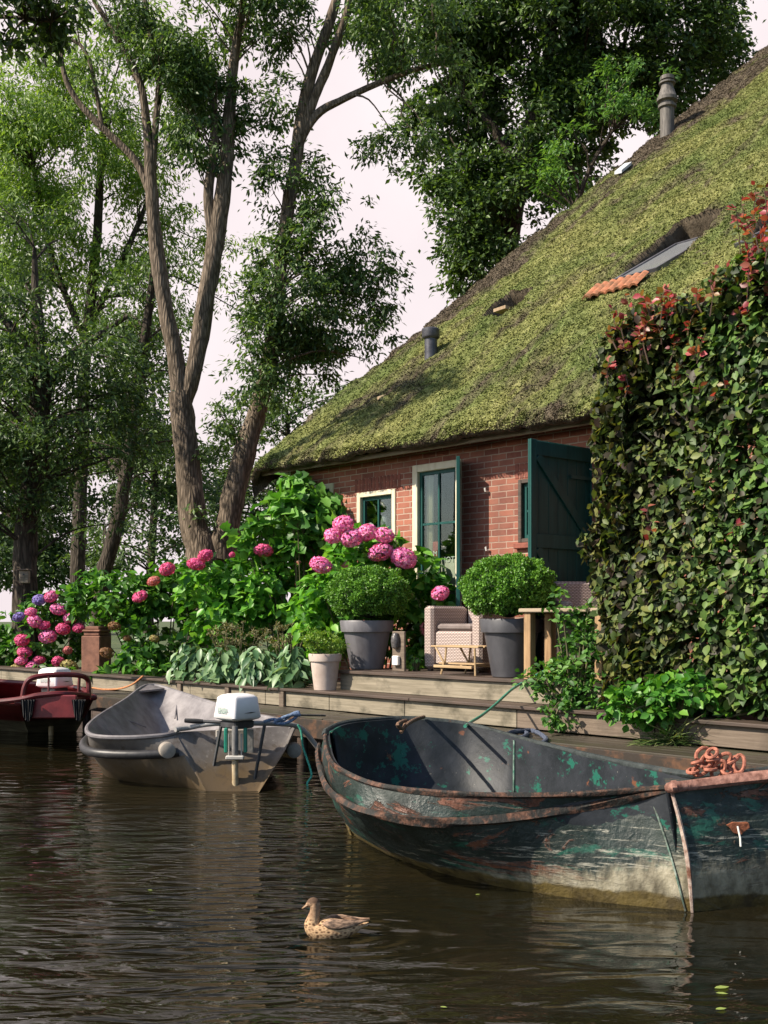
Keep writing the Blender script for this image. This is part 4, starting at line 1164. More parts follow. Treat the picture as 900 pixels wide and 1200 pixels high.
mb = MB(); mb.prism([dP(416, 1086) + Vector((0, -.03, 0)), dP(430, 1083.5), dP(431, 1084.5), dP(416, 1090) + Vector((0, -.02, 0))], Vector((0, .035, 0))); mb.build('tail', simple('tail_feathers', (.45, .33, .22), (.62, .5, .38), 40, .8), duck)

# ================================================================ pots, furniture on the terrace
def pot(root, c, r0, r1, h, rim, mat, name='pot'):
    MB().lathe(c, [(r0 * .95, 0), (r0, .006), (lerp(r0, r1, .80), h - rim), (r1 * 1.04, h - rim + .004), (r1 * 1.09, h - .015), (r1 * 1.06, h), (r1 * .97, h), (r1 * .93, h - .05)], 36, cap1=False).build(name, mat, root)
    f = MB(); f.lathe(c, [(r1 * .94, h - .05), (.001, h - .035)], 24, cap0=False, cap1=False); f.build('soil', soil, root)
potgrey = simple('grey_zinc_pot', (.085, .08, .09), (.17, .165, .18), 4, .5, .1, (1, 1, .4))
potdark = simple('anthracite_pot', (.045, .045, .052), (.085, .085, .095), 4, .5, .1, (1, 1, .5))
potpink = simple('pale_clay_pot', (.42, .33, .28), (.55, .46, .40), 6, .8, .15)
box_leaf = leafmat('box_leaves', [(.04, .12, .012), (.08, .21, .02), (.13, .30, .03), (.19, .38, .06)], .4, .25, 5)
def ball(root, c, rx, rz, n, leaf, mat, low=-.6, inner=True, sz=(.8, 1.2), rough_=.06, name='foliage'):
    d = nrm(RG.normal(size=(n, 3))); d = d[d[:, 2] > low]
    lump = np.array([1 + rough_ * 2.2 * noise.noise(Vector(q) * 3.2) + rough_ * noise.noise(Vector(q) * 9) for q in d])[:, None]
    rad = lump * (1 - .16 * RG.random((len(d), 1)) ** 1.4)
    C = np.array(c) + d * rad * np.array([rx, rx, rz])
    N = nrm(d * .8 + RG.normal(size=d.shape) * .6 + np.array([0, 0, .3])); D = nrm(RG.normal(size=d.shape) + d * .9)
    return leaf_mesh(name, C, N, D, RG.uniform(sz[0], sz[1], len(d)) * leaf, mat, root, .6, 'tri', .18)
core_m = simple('twiggy_core', (.012, .022, .006), (.03, .045, .012), 20, .95, .5)

def boxpot(px, rimw, ytop, pybase, Yp, ballx, bally, brx, bry, mat, label, zb=DECK_Z):
    c = at(px, pybase, Yp); c.z = zb; h = at(px, ytop, Yp).z - zb
    r1 = rimw * Yp / FC / 1.06; r = thing('potted_boxwood', label, 'potted plant', c, 0, 'clipped boxwood balls in large pots')
    pot(r, c, r1 * .66, r1, h, .12 * h / .5, mat)
    bc = at(ballx, bally, Yp); rx, rz = brx * Yp / FC, bry * Yp / FC
    MB().lathe(bc + Vector((0, 0, -rz * .82)), [(.02, 0), (rx * .6, rz * .25), (rx * .8, rz * .8), (rx * .6, rz * 1.35), (.02, rz * 1.6)], 20).build('stems', core_m, r)
    ball(r, bc, rx, rz, 26000, .030, box_leaf, low=-.72, rough_=.085)
    return r
boxpot(430, 31, 727, 787, yb(430, .75), 432, 697, 48, 33, potgrey, 'clipped boxwood ball in the light grey pot beside the pink hydrangea')
boxpot(599, 36, 725, 793, yb(600, .62), 596, 691, 54, 40, potdark, 'clipped boxwood ball in the dark pot in front of the brick wall')

c = at(381, 804, yb(381, .14)); c.z = TREAD_Z; Yp = c.y
r = thing('potted_herb', 'yellow-green herb in a small pale clay pot on the lower step', 'potted plant', c)
pot(r, c, 13 * Yp / FC, 18 * Yp / FC, at(0, 766, Yp).z - TREAD_Z, .09, potpink)
herb = leafmat('herb_leaves', [(.10, .20, .02), (.18, .30, .04), (.28, .40, .07), (.12, .24, .03)], .45, .35)
bl = [blob(378, 752, 22, 15, Yp, .24, 1), blob(365, 748, 12, 14, Yp, .14, 1), blob(394, 757, 12, 10, Yp, .14, 1)]
C, N, D, S, cc = clumped(bl, 260, 14, (.03, .06), (.022, .045), up=.6, out=1, down=-.3)
leaf_mesh('foliage', C, N, D, S, herb, r, .55, 'tri', .15)
mb = MB()
for q in cc[::5]: mb.tube([c + Vector((0, 0, .28)), lerp(c + Vector((0, 0, .34)), Vector(q), .5) + Vector((0, 0, -.02)), Vector(q)], .004, 4)
mb.build('stems', simple('green_stem', (.06, .10, .02), (.12, .16, .05), 9), r)

# wicker chairs
m = Mat('pale_wicker', .7, 0, .3)
wz = m.n('ShaderNodeTexCoord').outputs['Object']
sx = m.n('ShaderNodeSeparateXYZ'); m.t.links.new(wz, sx.inputs[0])
xx = m.math('ADD', sx.outputs[0], sx.outputs[1])
row = m.math('FLOOR', m.math('MULTIPLY', sx.outputs[2], 60)); odd = m.math('MULTIPLY', m.math('MODULO', row, 2), math.pi)
s1 = m.math('ABSOLUTE', m.math('SINE', m.math('MULTIPLY', sx.outputs[2], 60 * math.pi)))
s2 = m.math('ADD', m.math('MULTIPLY', m.math('SINE', m.math('ADD', m.math('MULTIPLY', xx, 150), odd)), .5), .5)
hgt = m.math('MULTIPLY', s1, m.math('ADD', m.math('MULTIPLY', s2, .6), .4))
m.color(m.ramp(hgt, [(.1, (.12, .09, .08)), (.45, (.42, .33, .30)), (.9, (.62, .52, .47))]))
m.bump(hgt, .6, .006); wicker = m.m
def wchair(label, c, yaw, s=1.0):
    r = thing('wicker_armchair', label, 'armchair', c, yaw, 'wicker armchairs on the terrace')
    X = Vector((math.cos(yaw), math.sin(yaw), 0)); Yv = Vector((-X.y, X.x, 0))      # X to its right, Yv towards its back
    def B(x0, x1, y0, y1, z0, z1, nm, bv=.02, mt=wicker):
        return MB().box(c + (X * (x0 + x1) / 2 + Yv * (y0 + y1) / 2 + Vector((0, 0, (z0 + z1) / 2))) * s, ((x1 - x0) * s, (y1 - y0) * s, (z1 - z0) * s), X, Yv, bev=bv).build(nm, mt, r)
    B(-.22 * 1, .22, -.27, .24, .06, .38, 'seat')
    B(-.34, -.225, -.30, .28, .02, .62, 'armrest', .03); B(.225, .34, -.30, .28, .02, .62, 'armrest', .03)
    B(-.22, .22, .245, .34, .10, .80, 'backrest', .03)
    B(-.21, .21, -.26, .23, .385, .45, 'cushion', .025, simple('cushion', (.16, .13, .12), (.22, .18, .17), 9, .9))
    for sx_ in (-1, 1):
        for sy in (-.26, .25): B(sx_ * .28 - .02, sx_ * .28 + .02, sy - .02, sy + .02, 0.0, .018, 'foot', 0, board_dark)
    return r
cc_ = onb(551, 782, 1.30); cc_.z = DECK_Z + .002
wchair('pale wicker armchair behind the small folding table', cc_, YAW + .12, 1.2)
cc_ = onb(690, 782, 1.38); cc_.z = DECK_Z + .002
wchair('pale wicker armchair below the open green door, half hidden by the hedge', cc_, YAW + 1.0, 1.25)

# small folding table
tk = wood_mat('oiled_teak', (.36, .24, .12), (.52, .37, .21), (.15, .09, .05), .4, .5)
c = onb(547, 786, .66); c.z = DECK_Z + .002; Yt = c.y
ft = thing('folding_table', 'small slatted wooden folding table in front of the wicker armchair', 'table', c, YAW)
sT = Yt / FC
def T(x, b, z): return c + U * x + V * b + Vector((0, 0, z))
ht = (786 - 753.5) * sT; wl, wr = -.36, .34
for k in range(4): MB().box(T((wl + wr) / 2, -.15 + k * .10, ht), (wr - wl, .085, .018), U, V, bev=.003).build('slat', tk, ft)
for b in (-.19, .19):
    MB().tube([T(wl + .08, b, ht - .012), T(wl + .20, b, ht * .42), T(wl + .16, b, 0.0)], .012, 6).build('leg', tk, ft)
    MB().tube([T(wl + .22, b + .018, ht - .012), T(wl + .20, b + .018, ht * .42), T(wl + .14, b + .018, .05)], .011, 6).build('leg', tk, ft)
    MB().tube([T(wr - .05, b, ht - .012), T(wr - .04, b, 0)], .012, 6).build('leg', tk, ft)
MB().box(T((wl + wr) / 2, -.21, .085), (wr - wl - .14, .02, .03), U, V, bev=.003).build('stretcher', tk, ft)
MB().box(T((wl + wr) / 2, .21, .085), (wr - wl - .14, .02, .03), U, V, bev=.003).build('stretcher', tk, ft)
MB().box(T((wl + wr) / 2, 0, .115), (wr - wl - .16, .30, .016), U, V, bev=.003).build('shelf', tk, ft)

# heavier wooden table at the right
old = wood_mat('weathered_oak', (.24, .14, .07), (.42, .27, .14), (.10, .06, .03), .5, .7, axis=2)
oldtop = wood_mat('grey_oak', (.26, .20, .14), (.40, .32, .23), (.12, .09, .06), .5, .75)
c = onb(655, 790, .50); c.z = DECK_Z + .002
wt = thing('wooden_table', 'weathered wooden table with a thick post leg half hidden by leafy plants', 'table', c, YAW)
def T(x, b, z): return c + U * x + V * b + Vector((0, 0, z))
zt = at(0, 718, c.y).z - DECK_Z
xl = apx(617, .4) - ab(c)[0]
MB().box(T(xl + .52, .0, zt + .02), (1.04, .46, .04), U, V, bev=.008).build('tabletop', oldtop, wt)
for x in (xl + .09, xl + .94):
    for b in (-.16, .16): MB().box(T(x, b, zt / 2), (.085, .085, zt - .002), U, V, bev=.006).build('leg', old, wt)
MB().box(T(xl + .52, .19, zt * .55), (.74, .02, zt * .8), U, V, bev=.004).build('back_panel', board_dark, wt)

# board with a lamp and a small white box beside the grey pot
c = onb(467, 786, .62); c.z = DECK_Z + .002
lb = thing('garden_socket_post', 'short wooden board with a domed lamp and white box beside the light grey pot', 'post', c, YAW)
def T(x, b, z): return c + U * x + V * b + Vector((0, 0, z))
hb_ = at(0, 740, c.y).z - DECK_Z
MB().box(T(0.01, 0, hb_ / 2), (.20, .03, hb_), U, V, bev=.004).build('board', plank_brown, lb)
MB().lathe(T(-.01, -.035, hb_ * .55), [(.012, 0), (.045, .02), (.055, .08), (.052, .14), (.035, .18), (.01, .19)], 18).build('lamp_dome', simple('ribbed_dark_glass', (.05, .045, .045), (.12, .11, .11), 25, .25, .3, (1, 1, 6)), lb)
MB().box(T(0.0, -.04, .12), (.10, .045, .11), U, V, bev=.008).build('junction_box', white_paint, lb)

# square brown clay chimney pot standing in the bed
c = onb(113, 786, .55); c.z = .627
bp = thing('clay_chimney_pot', 'square reddish brown clay chimney pot standing between the hydrangeas', 'planter', c, YAW + .5)
sB = c.y / FC; hB = at(0, 734, c.y).z - c.z
brn = simple('brown_clay', (.13, .055, .035), (.24, .11, .07), 8, .8, .3)
mb = MB()
for (z0, z1, w_) in ((0, hB * .8, 32), (hB * .801, hB * .88, 27), (hB * .881, hB * .93, 31), (hB * .931, hB, 24)):
    a = w_ * sB * .78; mb.box(c + Vector((0, 0, (z0 + z1) / 2)), (a, a, z1 - z0), Vector((math.cos(YAW + .5), math.sin(YAW + .5), 0)), Vector((-math.sin(YAW + .5), math.cos(YAW + .5), 0)), bev=.012)
mb.build('body', brn, bp)

# ================================================================ planting
hyd = leafmat('hydrangea_leaves', [(.030, .10, .015), (.05, .16, .022), (.08, .22, .03), (.13, .30, .045)], .42, .3, 2.0)
hyd_br = leafmat('bright_hydrangea_leaves', [(.05, .17, .02), (.09, .27, .03), (.14, .36, .045), (.22, .45, .08)], .38, .35, 2.0)
stem_m = simple('green_brown_stem', (.05, .06, .02), (.12, .10, .05), 12, .8)
def petal_mat(name, cols): return leafmat(name, cols, .6, .25)
pet = {'pink': petal_mat('pink_petals', [(.76, .13, .44), (.85, .21, .54), (.90, .32, .64), (.92, .46, .72)]),
       'deep': petal_mat('deep_pink_petals', [(.60, .06, .22), (.75, .10, .32), (.85, .22, .45)]),
       'blue': petal_mat('violet_blue_petals', [(.16, .12, .50), (.26, .20, .62), (.40, .32, .70)]),
       'peach': petal_mat('peach_petals', [(.60, .22, .20), (.70, .34, .28), (.72, .18, .25)]),
       'lime': petal_mat('faded_lime_petals', [(.32, .30, .08), (.42, .38, .14), (.40, .26, .14)]),
       'brown': petal_mat('dry_brown_petals', [(.16, .07, .03), (.26, .12, .05), (.30, .18, .08)])}
def bush(name, label, cat, loc, blobs, mat, per=14, lv=9, rc=(.10, .2), size=(.12, .19), up=.7, down=.25, aspect=.55, shape='ovate', group=None, core=None, stems=14, out=.9, droop=.15, shell=.7, flat=.6):
    r = thing(name, label, cat, Vector(loc), 0, group)
    C, N, D, S, cc = clumped(blobs, per * 2.0, lv, rc, size, up=up, out=out, down=down, shell=shell, flat=flat)
    k = C[:, 2] > .48
    leaf_mesh('foliage', C[k], N[k], D[k], S[k], mat, r, aspect, shape, .18, droop)
    if stems:
        mb = MB(); idx = RG.choice(len(cc), min(stems, len(cc)), replace=False)
        for i in idx:
            q = Vector(cc[i]); b = Vector((lerp(loc[0], q.x, .35), lerp(loc[1], q.y, .35), loc[2]))
            mid = lerp(b, q, .5) + Vector((0, 0, .08)); mb.tube(cr([b, mid, q], 3, False), [.012, .012, .011, .01, .009, .007, .005], 5)
        mb.build('stems', stem_m, r)
    return r
fl_mesh = {}
def flower(parent, px, py, Y, rpx, kind='pink'):
    if kind not in fl_mesh:
        n = 380; d = nrm(RG.normal(size=(n, 3))); rad = 1 - .10 * RG.random((n, 1))
        C = d * rad * np.array([1, 1, .85]); N = nrm(d + RG.normal(size=d.shape) * .3); D = nrm(np.cross(N, RG.normal(size=d.shape)))
        C2 = np.vstack([C + D * .11, C - D * .11]); 
        o = leaf_mesh('flower_head', np.vstack([C, C]), np.vstack([N, N]), np.vstack([D, nrm(np.cross(D, N))]), np.full(2 * n, .36), pet[kind], None, .62, 'tri', -.12)
        me = o.data; bpy.data.objects.remove(o)
        # small inner ball closes the gaps
        mb = MB(); mb.lathe((0, 0, -.62), [(.05, 0), (.5, .14), (.74, .5), (.5, .98), (.05, 1.2)], 12)
        fl_mesh[kind] = me
    o = bpy.data.objects.new('flower_head', fl_mesh[kind]); COL.objects.link(o); o.parent = parent
    p = at(px, py, Y); o.location = mw(parent).inverted() @ p
    s = rpx * Y / FC; o.scale = (s * random.uniform(.9, 1.12), s * random.uniform(.9, 1.1), s * random.uniform(.76, 1.0)); o.rotation_euler = (random.uniform(-.4, .4), random.uniform(-.4, .4), random.uniform(0, 6))
    if kind != 'pink': o['label'] = {'deep': 'deep pink flower head', 'blue': 'violet blue flower head', 'peach': 'peach coloured flower head', 'lime': 'faded lime green flower head', 'brown': 'dried brown flower head'}[kind]
    return o
random.seed(5)
def bY(px, b): return yb(px, b)
# hydrangea in front of the tall window
Yh = bY(440, 1.25)
hA = bush('hydrangea', 'hydrangea with big bright pink heads between the boxwood balls and the small cottage window', 'hydrangea', at(440, 790, Yh) * Vector((1, 1, 0)) + Vector((0, 0, .6)) if False else Vector((at(440, 790, Yh).x, Yh, .63)),
    [blob(425, 690, 62, 62, Yh, .5, 1.1), blob(470, 735, 48, 50, Yh + .1, .4, 1), blob(490, 675, 26, 34, Yh, .3, 1), blob(385, 720, 45, 55, Yh, .4, 1), blob(516, 715, 16, 40, Yh - .1, .2, .9), blob(430, 640, 42, 25, Yh, .3, 1), blob(497, 765, 20, 24, Yh - .2, .2, 1)], hyd_br, per=22, lv=9, group='hydrangea bushes')
for px, py, rp in ((402, 614, 12), (390, 628, 11), (412, 630, 14.5), (430, 624, 12), (450, 627, 13.5), (446, 647, 14), (473, 654, 15), (376, 662, 14), (516, 695, 12)):
    flower(hA, px, py, Yh - .42, rp)
flower(hA, 503, 738, Yh - .35, 12, 'peach')
# long bank of hydrangea left of it
Yh = bY(300, 1.4)
hB = bush('hydrangea', 'large spreading hydrangea with bright leaves and few pink heads below the climbing vine', 'hydrangea', Vector((at(320, 790, Yh).x, Yh, .62)),
    [blob(330, 700, 70, 50, Yh, .7, 1.2), blob(290, 690, 50, 38, Yh, .6, 1.2), blob(360, 740, 45, 40, Yh - .3, .5, 1), blob(270, 730, 50, 40, Yh, .6, 1), blob(240, 690, 36, 34, Yh, .6, 1)], hyd_br, per=16, lv=9, size=(.13, .21), group='hydrangea bushes')
for px, py, rp, kd in ((309, 645, 11, 'deep'), (241, 651, 10, 'deep'), (230, 661, 10, 'deep'), (272, 650, 4, 'deep')): flower(hB, px, py, Yh - .55, rp, kd)
Yh = bY(180, 1.2)
hC = bush('hydrangea', 'darker hydrangea with small pink and peach heads above the clay chimney pot', 'hydrangea', Vector((at(190, 790, Yh).x, Yh, .62)),
    [blob(190, 735, 56, 62, Yh, .7, 1.2), blob(150, 700, 44, 36, Yh, .6, 1.1), blob(110, 700, 45, 32, Yh + .5, .6, 1), blob(205, 690, 34, 34, Yh, .5, 1.1), blob(170, 775, 34, 20, Yh - .5, .4, 1), blob(150, 792, 40, 12, Yh - .9, .25, .9)], hyd, per=15, lv=9, size=(.13, .20), group='hydrangea bushes')
for px, py, rp, kd in ((196, 667, 10, 'deep'), (180, 681, 8, 'peach'), (164, 699, 9, 'deep'), (167, 790, 9, 'pink'), (134, 734, 8, 'brown'), (125, 765, 8, 'brown'), (149, 748, 5, 'brown'), (181, 748, 6, 'lime')): flower(hC, px, py, Yh - .62, rp, kd)
Yh = bY(50, .9)
hD = bush('hydrangea', 'hydrangea crowded with pink and violet heads behind the red motorboat', 'hydrangea', Vector((at(50, 790, Yh).x, Yh, .62)),
    [blob(50, 750, 54, 48, Yh, .6, 1.3), blob(60, 715, 34, 26, Yh, .5, 1.2), blob(10, 770, 34, 34, Yh, .5, 1), blob(-30, 760, 40, 40, Yh, .5, 1), blob(60, 792, 40, 12, Yh - .7, .25, 1)], hyd, per=15, lv=9, size=(.12, .18), group='hydrangea bushes')
for px, py, rp, kd in ((60, 699, 9, 'pink'), (68, 714, 10, 'pink'), (46, 703, 8, 'blue'), (36, 717, 7, 'pink'), (41, 728, 9.5, 'pink'), (52, 733, 7, 'deep'), (82, 724, 8, 'pink'), (74, 737, 8, 'deep'), (92, 736, 7, 'deep'), (26, 750, 9, 'deep'), (56, 746, 10, 'pink'), (29, 764, 9, 'deep'),
    (25, 774, 8, 'pink'), (39, 782, 10, 'pink'), (46, 773, 7, 'deep'), (68, 775, 8, 'deep'), (79, 762, 6, 'peach'), (21, 785, 10, 'lime'), (81, 781, 10, 'lime'), (68, 786, 6, 'lime'), (2, 790, 8, 'blue'), (22, 723, 7, 'blue'), (20, 800, 6, 'brown')):
    flower(hD, px, py, Yh - .58, rp, kd)

# climbing vine at the cottage corner
vine_m = leafmat('vine_leaves', [(.04, .13, .02), (.07, .21, .03), (.12, .30, .045), (.18, .38, .07)], .45, .35)
Yv_ = bY(355, 1.7)
bush('climbing_vine', 'broad leaved green vine climbing the left corner of the cottage below the eave', 'vine', Vector((at(360, 790, Yv_).x, Yv_, .62)),
    [blob(350, 610, 50, 42, Yv_, .5, 1), blob(340, 580, 26, 24, Yv_, .3, .9), blob(372, 585, 22, 26, Yv_ + .1, .3, .8), blob(310, 632, 34, 20, Yv_, .4, 1), blob(380, 630, 34, 26, Yv_, .3, 1), blob(352, 562, 10, 10, Yv_, .2, .7), blob(408, 600, 8, 14, Yv_, .15, .6), blob(378, 600, 16, 22, Yv_ - .1, .2, 1)],
    vine_m, per=11, lv=8, rc=(.12, .25), size=(.15, .26), aspect=.9, shape='lobed', up=.5, droop=.2, stems=22)

# hostas hanging over the cap board
hosta_m = leafmat('hosta_leaves', [(.06, .14, .06), (.10, .20, .085), (.16, .27, .12), (.24, .36, .18)], .42, .25, spec=.5)
def hosta(label, px, py, w_):
    Yo = bY(px, .30); c = Vector((at(px, py, Yo).x, Yo, .66)); r = thing('hosta', label, 'hosta', c, 0, 'hostas along the quay wall')
    n = 170; an = RG.uniform(0, 2 * math.pi, n); el = RG.uniform(.1, 1.2, n); R_ = w_ * Yo / FC
    d = np.stack([np.cos(an) * np.cos(el), np.sin(an) * np.cos(el) - .25, np.sin(el)], 1)
    C = np.array(c) + d * np.array([R_, .36, .50]) * RG.uniform(.5, 1.08, (n, 1)) + np.array([0, 0, -.02])
    hd = d.copy(); hd[:, 2] = 0; hd = nrm(hd)
    D = nrm(hd * .9 + np.array([0, -.1, -.55]) + RG.normal(size=d.shape) * .38); N = nrm(hd * .5 + np.array([0, -.2, .8]) + RG.normal(size=d.shape) * .35)
    leaf_mesh('foliage', C, N, D, RG.uniform(.13, .23, n), hosta_m, r, .46, 'ovate', .22, .22)
    mb = MB()
    for i in range(0, n, 3): mb.tube([c, lerp(c, Vector(C[i]), .6) + Vector((0, 0, .07)), Vector(C[i] - D[i] * .1)], .006, 4)
    mb.build('stems', stem_m, r)
hosta('leftmost hosta hanging over the quay wall, next to the dark hydrangea', 226, 795, 26)
hosta('second hosta from the left on the quay wall behind the grey boat', 264, 795, 28)
hosta('third hosta from the left, just above the white outboard cowl', 304, 797, 27)
hosta('rightmost hosta, touching the pale clay pot on the step', 343, 798, 25)
sed_m = leafmat('faded_sedum', [(.14, .14, .06), (.22, .20, .10), (.30, .25, .14), (.10, .13, .05)], .7, .2)
for px, w_, lab in ((278, 40, 'faded beige flowering perennial behind the hostas'), (335, 28, 'pale flowering perennial between the hostas and the grey pot')):
    Yo = bY(px, .72); bush('perennial', lab, 'perennial', Vector((at(px, 790, Yo).x, Yo, .62)), [blob(px, 745, w_, 17, Yo, .25, 1)], sed_m, per=70, lv=16, rc=(.03, .07), size=(.02, .045), down=-.6, stems=20, shape='tri', group='faded perennials')
# low weeds under the pots
Yo = bY(485, .8)
bush('weed', 'low weed growing on the deck edge beside the socket post', 'plant', Vector((at(486, 786, Yo).x, Yo, .9)), [blob(487, 778, 12, 9, Yo, .12, 1)], hyd_br, per=60, lv=8, rc=(.03, .06), size=(.04, .08), stems=5)

# ---------------------------------------------------------------- beech hedge
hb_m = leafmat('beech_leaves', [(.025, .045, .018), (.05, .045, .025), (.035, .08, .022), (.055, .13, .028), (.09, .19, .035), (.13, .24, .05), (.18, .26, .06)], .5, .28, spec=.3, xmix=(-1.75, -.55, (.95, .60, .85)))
hr_m = leafmat('red_shoots', [(.26, .035, .05), (.42, .06, .08), (.40, .14, .10), (.18, .035, .05), (.26, .15, .06), (.12, .15, .04), (.08, .12, .03)], .4, .35)
ha0, ha1 = apx(712, .3), 3.6
hedge = thing('beech_hedge', 'tall clipped beech hedge with dark green leaves and red shoots along its top', 'hedge', F((ha0 + ha1) / 2, .4, .66), YAW)
nU, nV = np.array(U), np.array(V); O_ = np.array(O)
def hpos(a, b, z): return O_ + a[:, None] * nU + b[:, None] * nV + np.stack([0 * z, 0 * z, z], 1)
HT = 4.0
def ht(a): return 3.88 + .34 * (a - ha0) + .22 * noise.noise(Vector((a * 1.1, 3, 1))) + .1 * noise.noise(Vector((a * 3.3, 8, 1)))
def hedge_leaves():
    out = []
    # front
    n = 30000; a = RG.uniform(ha0, ha1, n); z = .72 + RG.random(n) * (np.array([ht(x) for x in a]) - .72); dep = RG.random(n) ** 1.7 * .38
    bul = np.array([.17 * noise.noise(Vector((x * 1.3, 0, y * 1.5))) + .09 * noise.noise(Vector((x * 4, 5, y * 4))) for x, y in zip(a, z)])
    lowcut = np.clip((1.25 - z) / .6, 0, 1) * .12
    b = .12 - bul + dep + lowcut
    out.append((hpos(a, b, z), -nV * .8 + np.array([0, 0, .75]), n, .48))
    # left end
    n = 9000; b = RG.uniform(.05, .95, n); z = RG.uniform(.75, HT - .05, n); dep = RG.random(n) ** 1.7 * .35
    bul = np.array([.30 * noise.noise(Vector((x * 1.4 + 9, 0, y * 1.2))) + .16 * noise.noise(Vector((x * 4, 9, y * 3.4))) for x, y in zip(b, z)])
    a = ha0 - bul + dep + np.clip((z - 3.1), 0, 1) ** 2 * .7
    out.append((hpos(a, b, z), -nU * .9 + np.array([0, 0, .45]), n, .6))
    # top
    n = 9000; a = RG.uniform(ha0, ha1, n); b = RG.uniform(.0, .95, n); z = np.array([ht(x) + .14 * noise.noise(Vector((x * 1.5, y * 1.5, 2))) for x, y in zip(a, b)]) - RG.random(n) ** 1.5 * .3
    out.append((hpos(a, b, z), np.array([0, 0, 1.0]), n, .6))
    n = 15000; out.append((hpos(RG.uniform(ha0 + .2, ha1, n), RG.uniform(.3, .85, n), RG.uniform(.75, HT - .2, n)), np.array([0, 0, 1.0]), n, 1.2))
    C = np.vstack([o[0] for o in out]); N = np.vstack([nrm(o[1] + RG.normal(size=(o[2], 3)) * o[3] * .85) for o in out])
    D = nrm(RG.normal(size=C.shape) * .55 + np.array([0, 0, -.5]) - nV * .55)
    return C, N, D
C, N, D = hedge_leaves()
# gaps: drop leaves where a coarse noise dips
kk = np.array([noise.noise(Vector(q) * 3.1) for q in C]) > -.55
C, N, D = C[kk], N[kk], D[kk]
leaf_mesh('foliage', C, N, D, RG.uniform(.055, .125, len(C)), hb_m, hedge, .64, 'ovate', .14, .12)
# red young shoots
tw = MB(); CC = []; DD = []
def shoots(pts, k=13, ln=(.18, .5)):
    for p in pts:
        p = Vector(p); L = random.uniform(*ln); d = Vector((random.uniform(-.35, .35), random.uniform(-.35, .25), 1)).normalized()
        path = [p, p + d * L * .5 + Vector((random.uniform(-.03, .03), 0, 0)), p + d * L]; tw.tube(path, [.006, .005, .003], 4)
        for j in range(k):
            t = random.uniform(.25, 1.05); q = p + d * L * t; s_ = Vector((random.uniform(-1, 1), random.uniform(-1, 1), random.uniform(-.2, .7))).normalized()
            CC.append(q + s_ * .04); DD.append(s_)
pts = []
for _ in range(420):
    a = random.uniform(ha0 + .1, ha1); b = random.uniform(-.12, .8); pts.append(F(a, b, ht(a) - .12 - (random.uniform(0, .75) ** 1.5 if b < .15 else 0) + .14 * noise.noise(Vector((a * 1.5, b * 1.5, 2)))))
shoots(pts, 12, (.10, .36))
shoots([onb(px, 330, .3) for px in (868, 878, 885, 892, 897, 903, 910)], 22, (.55, .85))
shoots([onb(px, py, .05) for px, py in ((838, 470), (850, 455), (820, 460), (760, 610), (765, 625), (762, 640), (860, 630))], 3, (.05, .12))
CC = np.array([tuple(p) for p in CC]); DD = np.array([tuple(p) for p in DD])
leaf_mesh('new_shoots', CC, RG.normal(size=CC.shape) * .7 + np.array([-.3, -.5, .8]), DD, RG.uniform(.05, .095, len(CC)), hr_m, hedge, .65, 'ovate', .12, .1)['label'] = 'red young leaves'
tw.build('twigs', simple('beech_twig', (.07, .04, .03), (.14, .09, .06), 12), hedge)['kind'] = 'stuff'
mb = MB()
for i in range(9):
    a = ha0 + .15 + i * .42; b = .38 + random.uniform(-.05, .12); p0 = F(a, b, .6)
    mb.tube(cr([p0, F(a + random.uniform(-.08, .08), b, 1.5), F(a + random.uniform(-.1, .1), b, 2.6), F(a, b, 3.8)], 4, False), [.035 - .0022 * j for j in range(13)], 7)
    for j in range(10):
        z = random.uniform(.9, 3.6); mb.tube([F(a, b, z), F(a + random.uniform(-.3, .3), b - random.uniform(.05, .3), z + random.uniform(.1, .35))], [.012, .005], 5)
mb.build('stem', simple('beech_bark', (.09, .08, .07), (.17, .15, .13), 12), hedge)

# plants spilling over the quay at the hedge foot
tom_m = leafmat('soft_green_leaves', [(.035, .11, .02), (.06, .17, .03), (.09, .22, .04), (.15, .30, .06)], .5, .35)
Yo = bY(668, .25)
bush('leafy_plant', 'straggling soft green plant spilling over the step in front of the wooden table', 'plant', Vector((at(675, 840, Yo).x, Yo, .68)),
    [blob(690, 770, 34, 42, Yo, .3, 1), blob(660, 800, 36, 30, Yo, .3, 1.1), blob(700, 820, 40, 28, Yo - .1, .3, 1), blob(672, 738, 22, 34, Yo, .2, .6), blob(655, 705, 14, 16, Yo, .15, .4), blob(655, 838, 26, 18, Yo - .3, .2, .9), blob(622, 800, 14, 12, Yo - .1, .15, .5), blob(690, 715, 18, 18, Yo, .2, .5)],
    tom_m, per=62, lv=9, rc=(.06, .12), size=(.045, .085), aspect=.6, shape='ovate', stems=40, down=.1, up=.6)
iv_m = leafmat('bright_ground_leaves', [(.03, .12, .012), (.05, .18, .02), (.08, .24, .03), (.16, .34, .05)], .42, .3)
Yo = bY(790, .02)
bush('ground_cover_shrub', 'bright green low shrub hanging over the quay wall under the hedge', 'shrub', Vector((at(790, 840, Yo).x, Yo, .68)),
    [blob(745, 825, 44, 24, Yo, .25, 1.1), blob(800, 812, 50, 24, Yo, .25, 1.1), blob(852, 822, 44, 17, Yo, .25, 1), blob(905, 830, 40, 15, Yo, .2, 1), blob(960, 836, 40, 15, Yo - .3, .2, 1), blob(770, 842, 26, 14, Yo - .15, .15, .8)],
    iv_m, per=52, lv=8, rc=(.06, .13), size=(.06, .11), aspect=.72, shape='ovate', stems=20, up=.5)
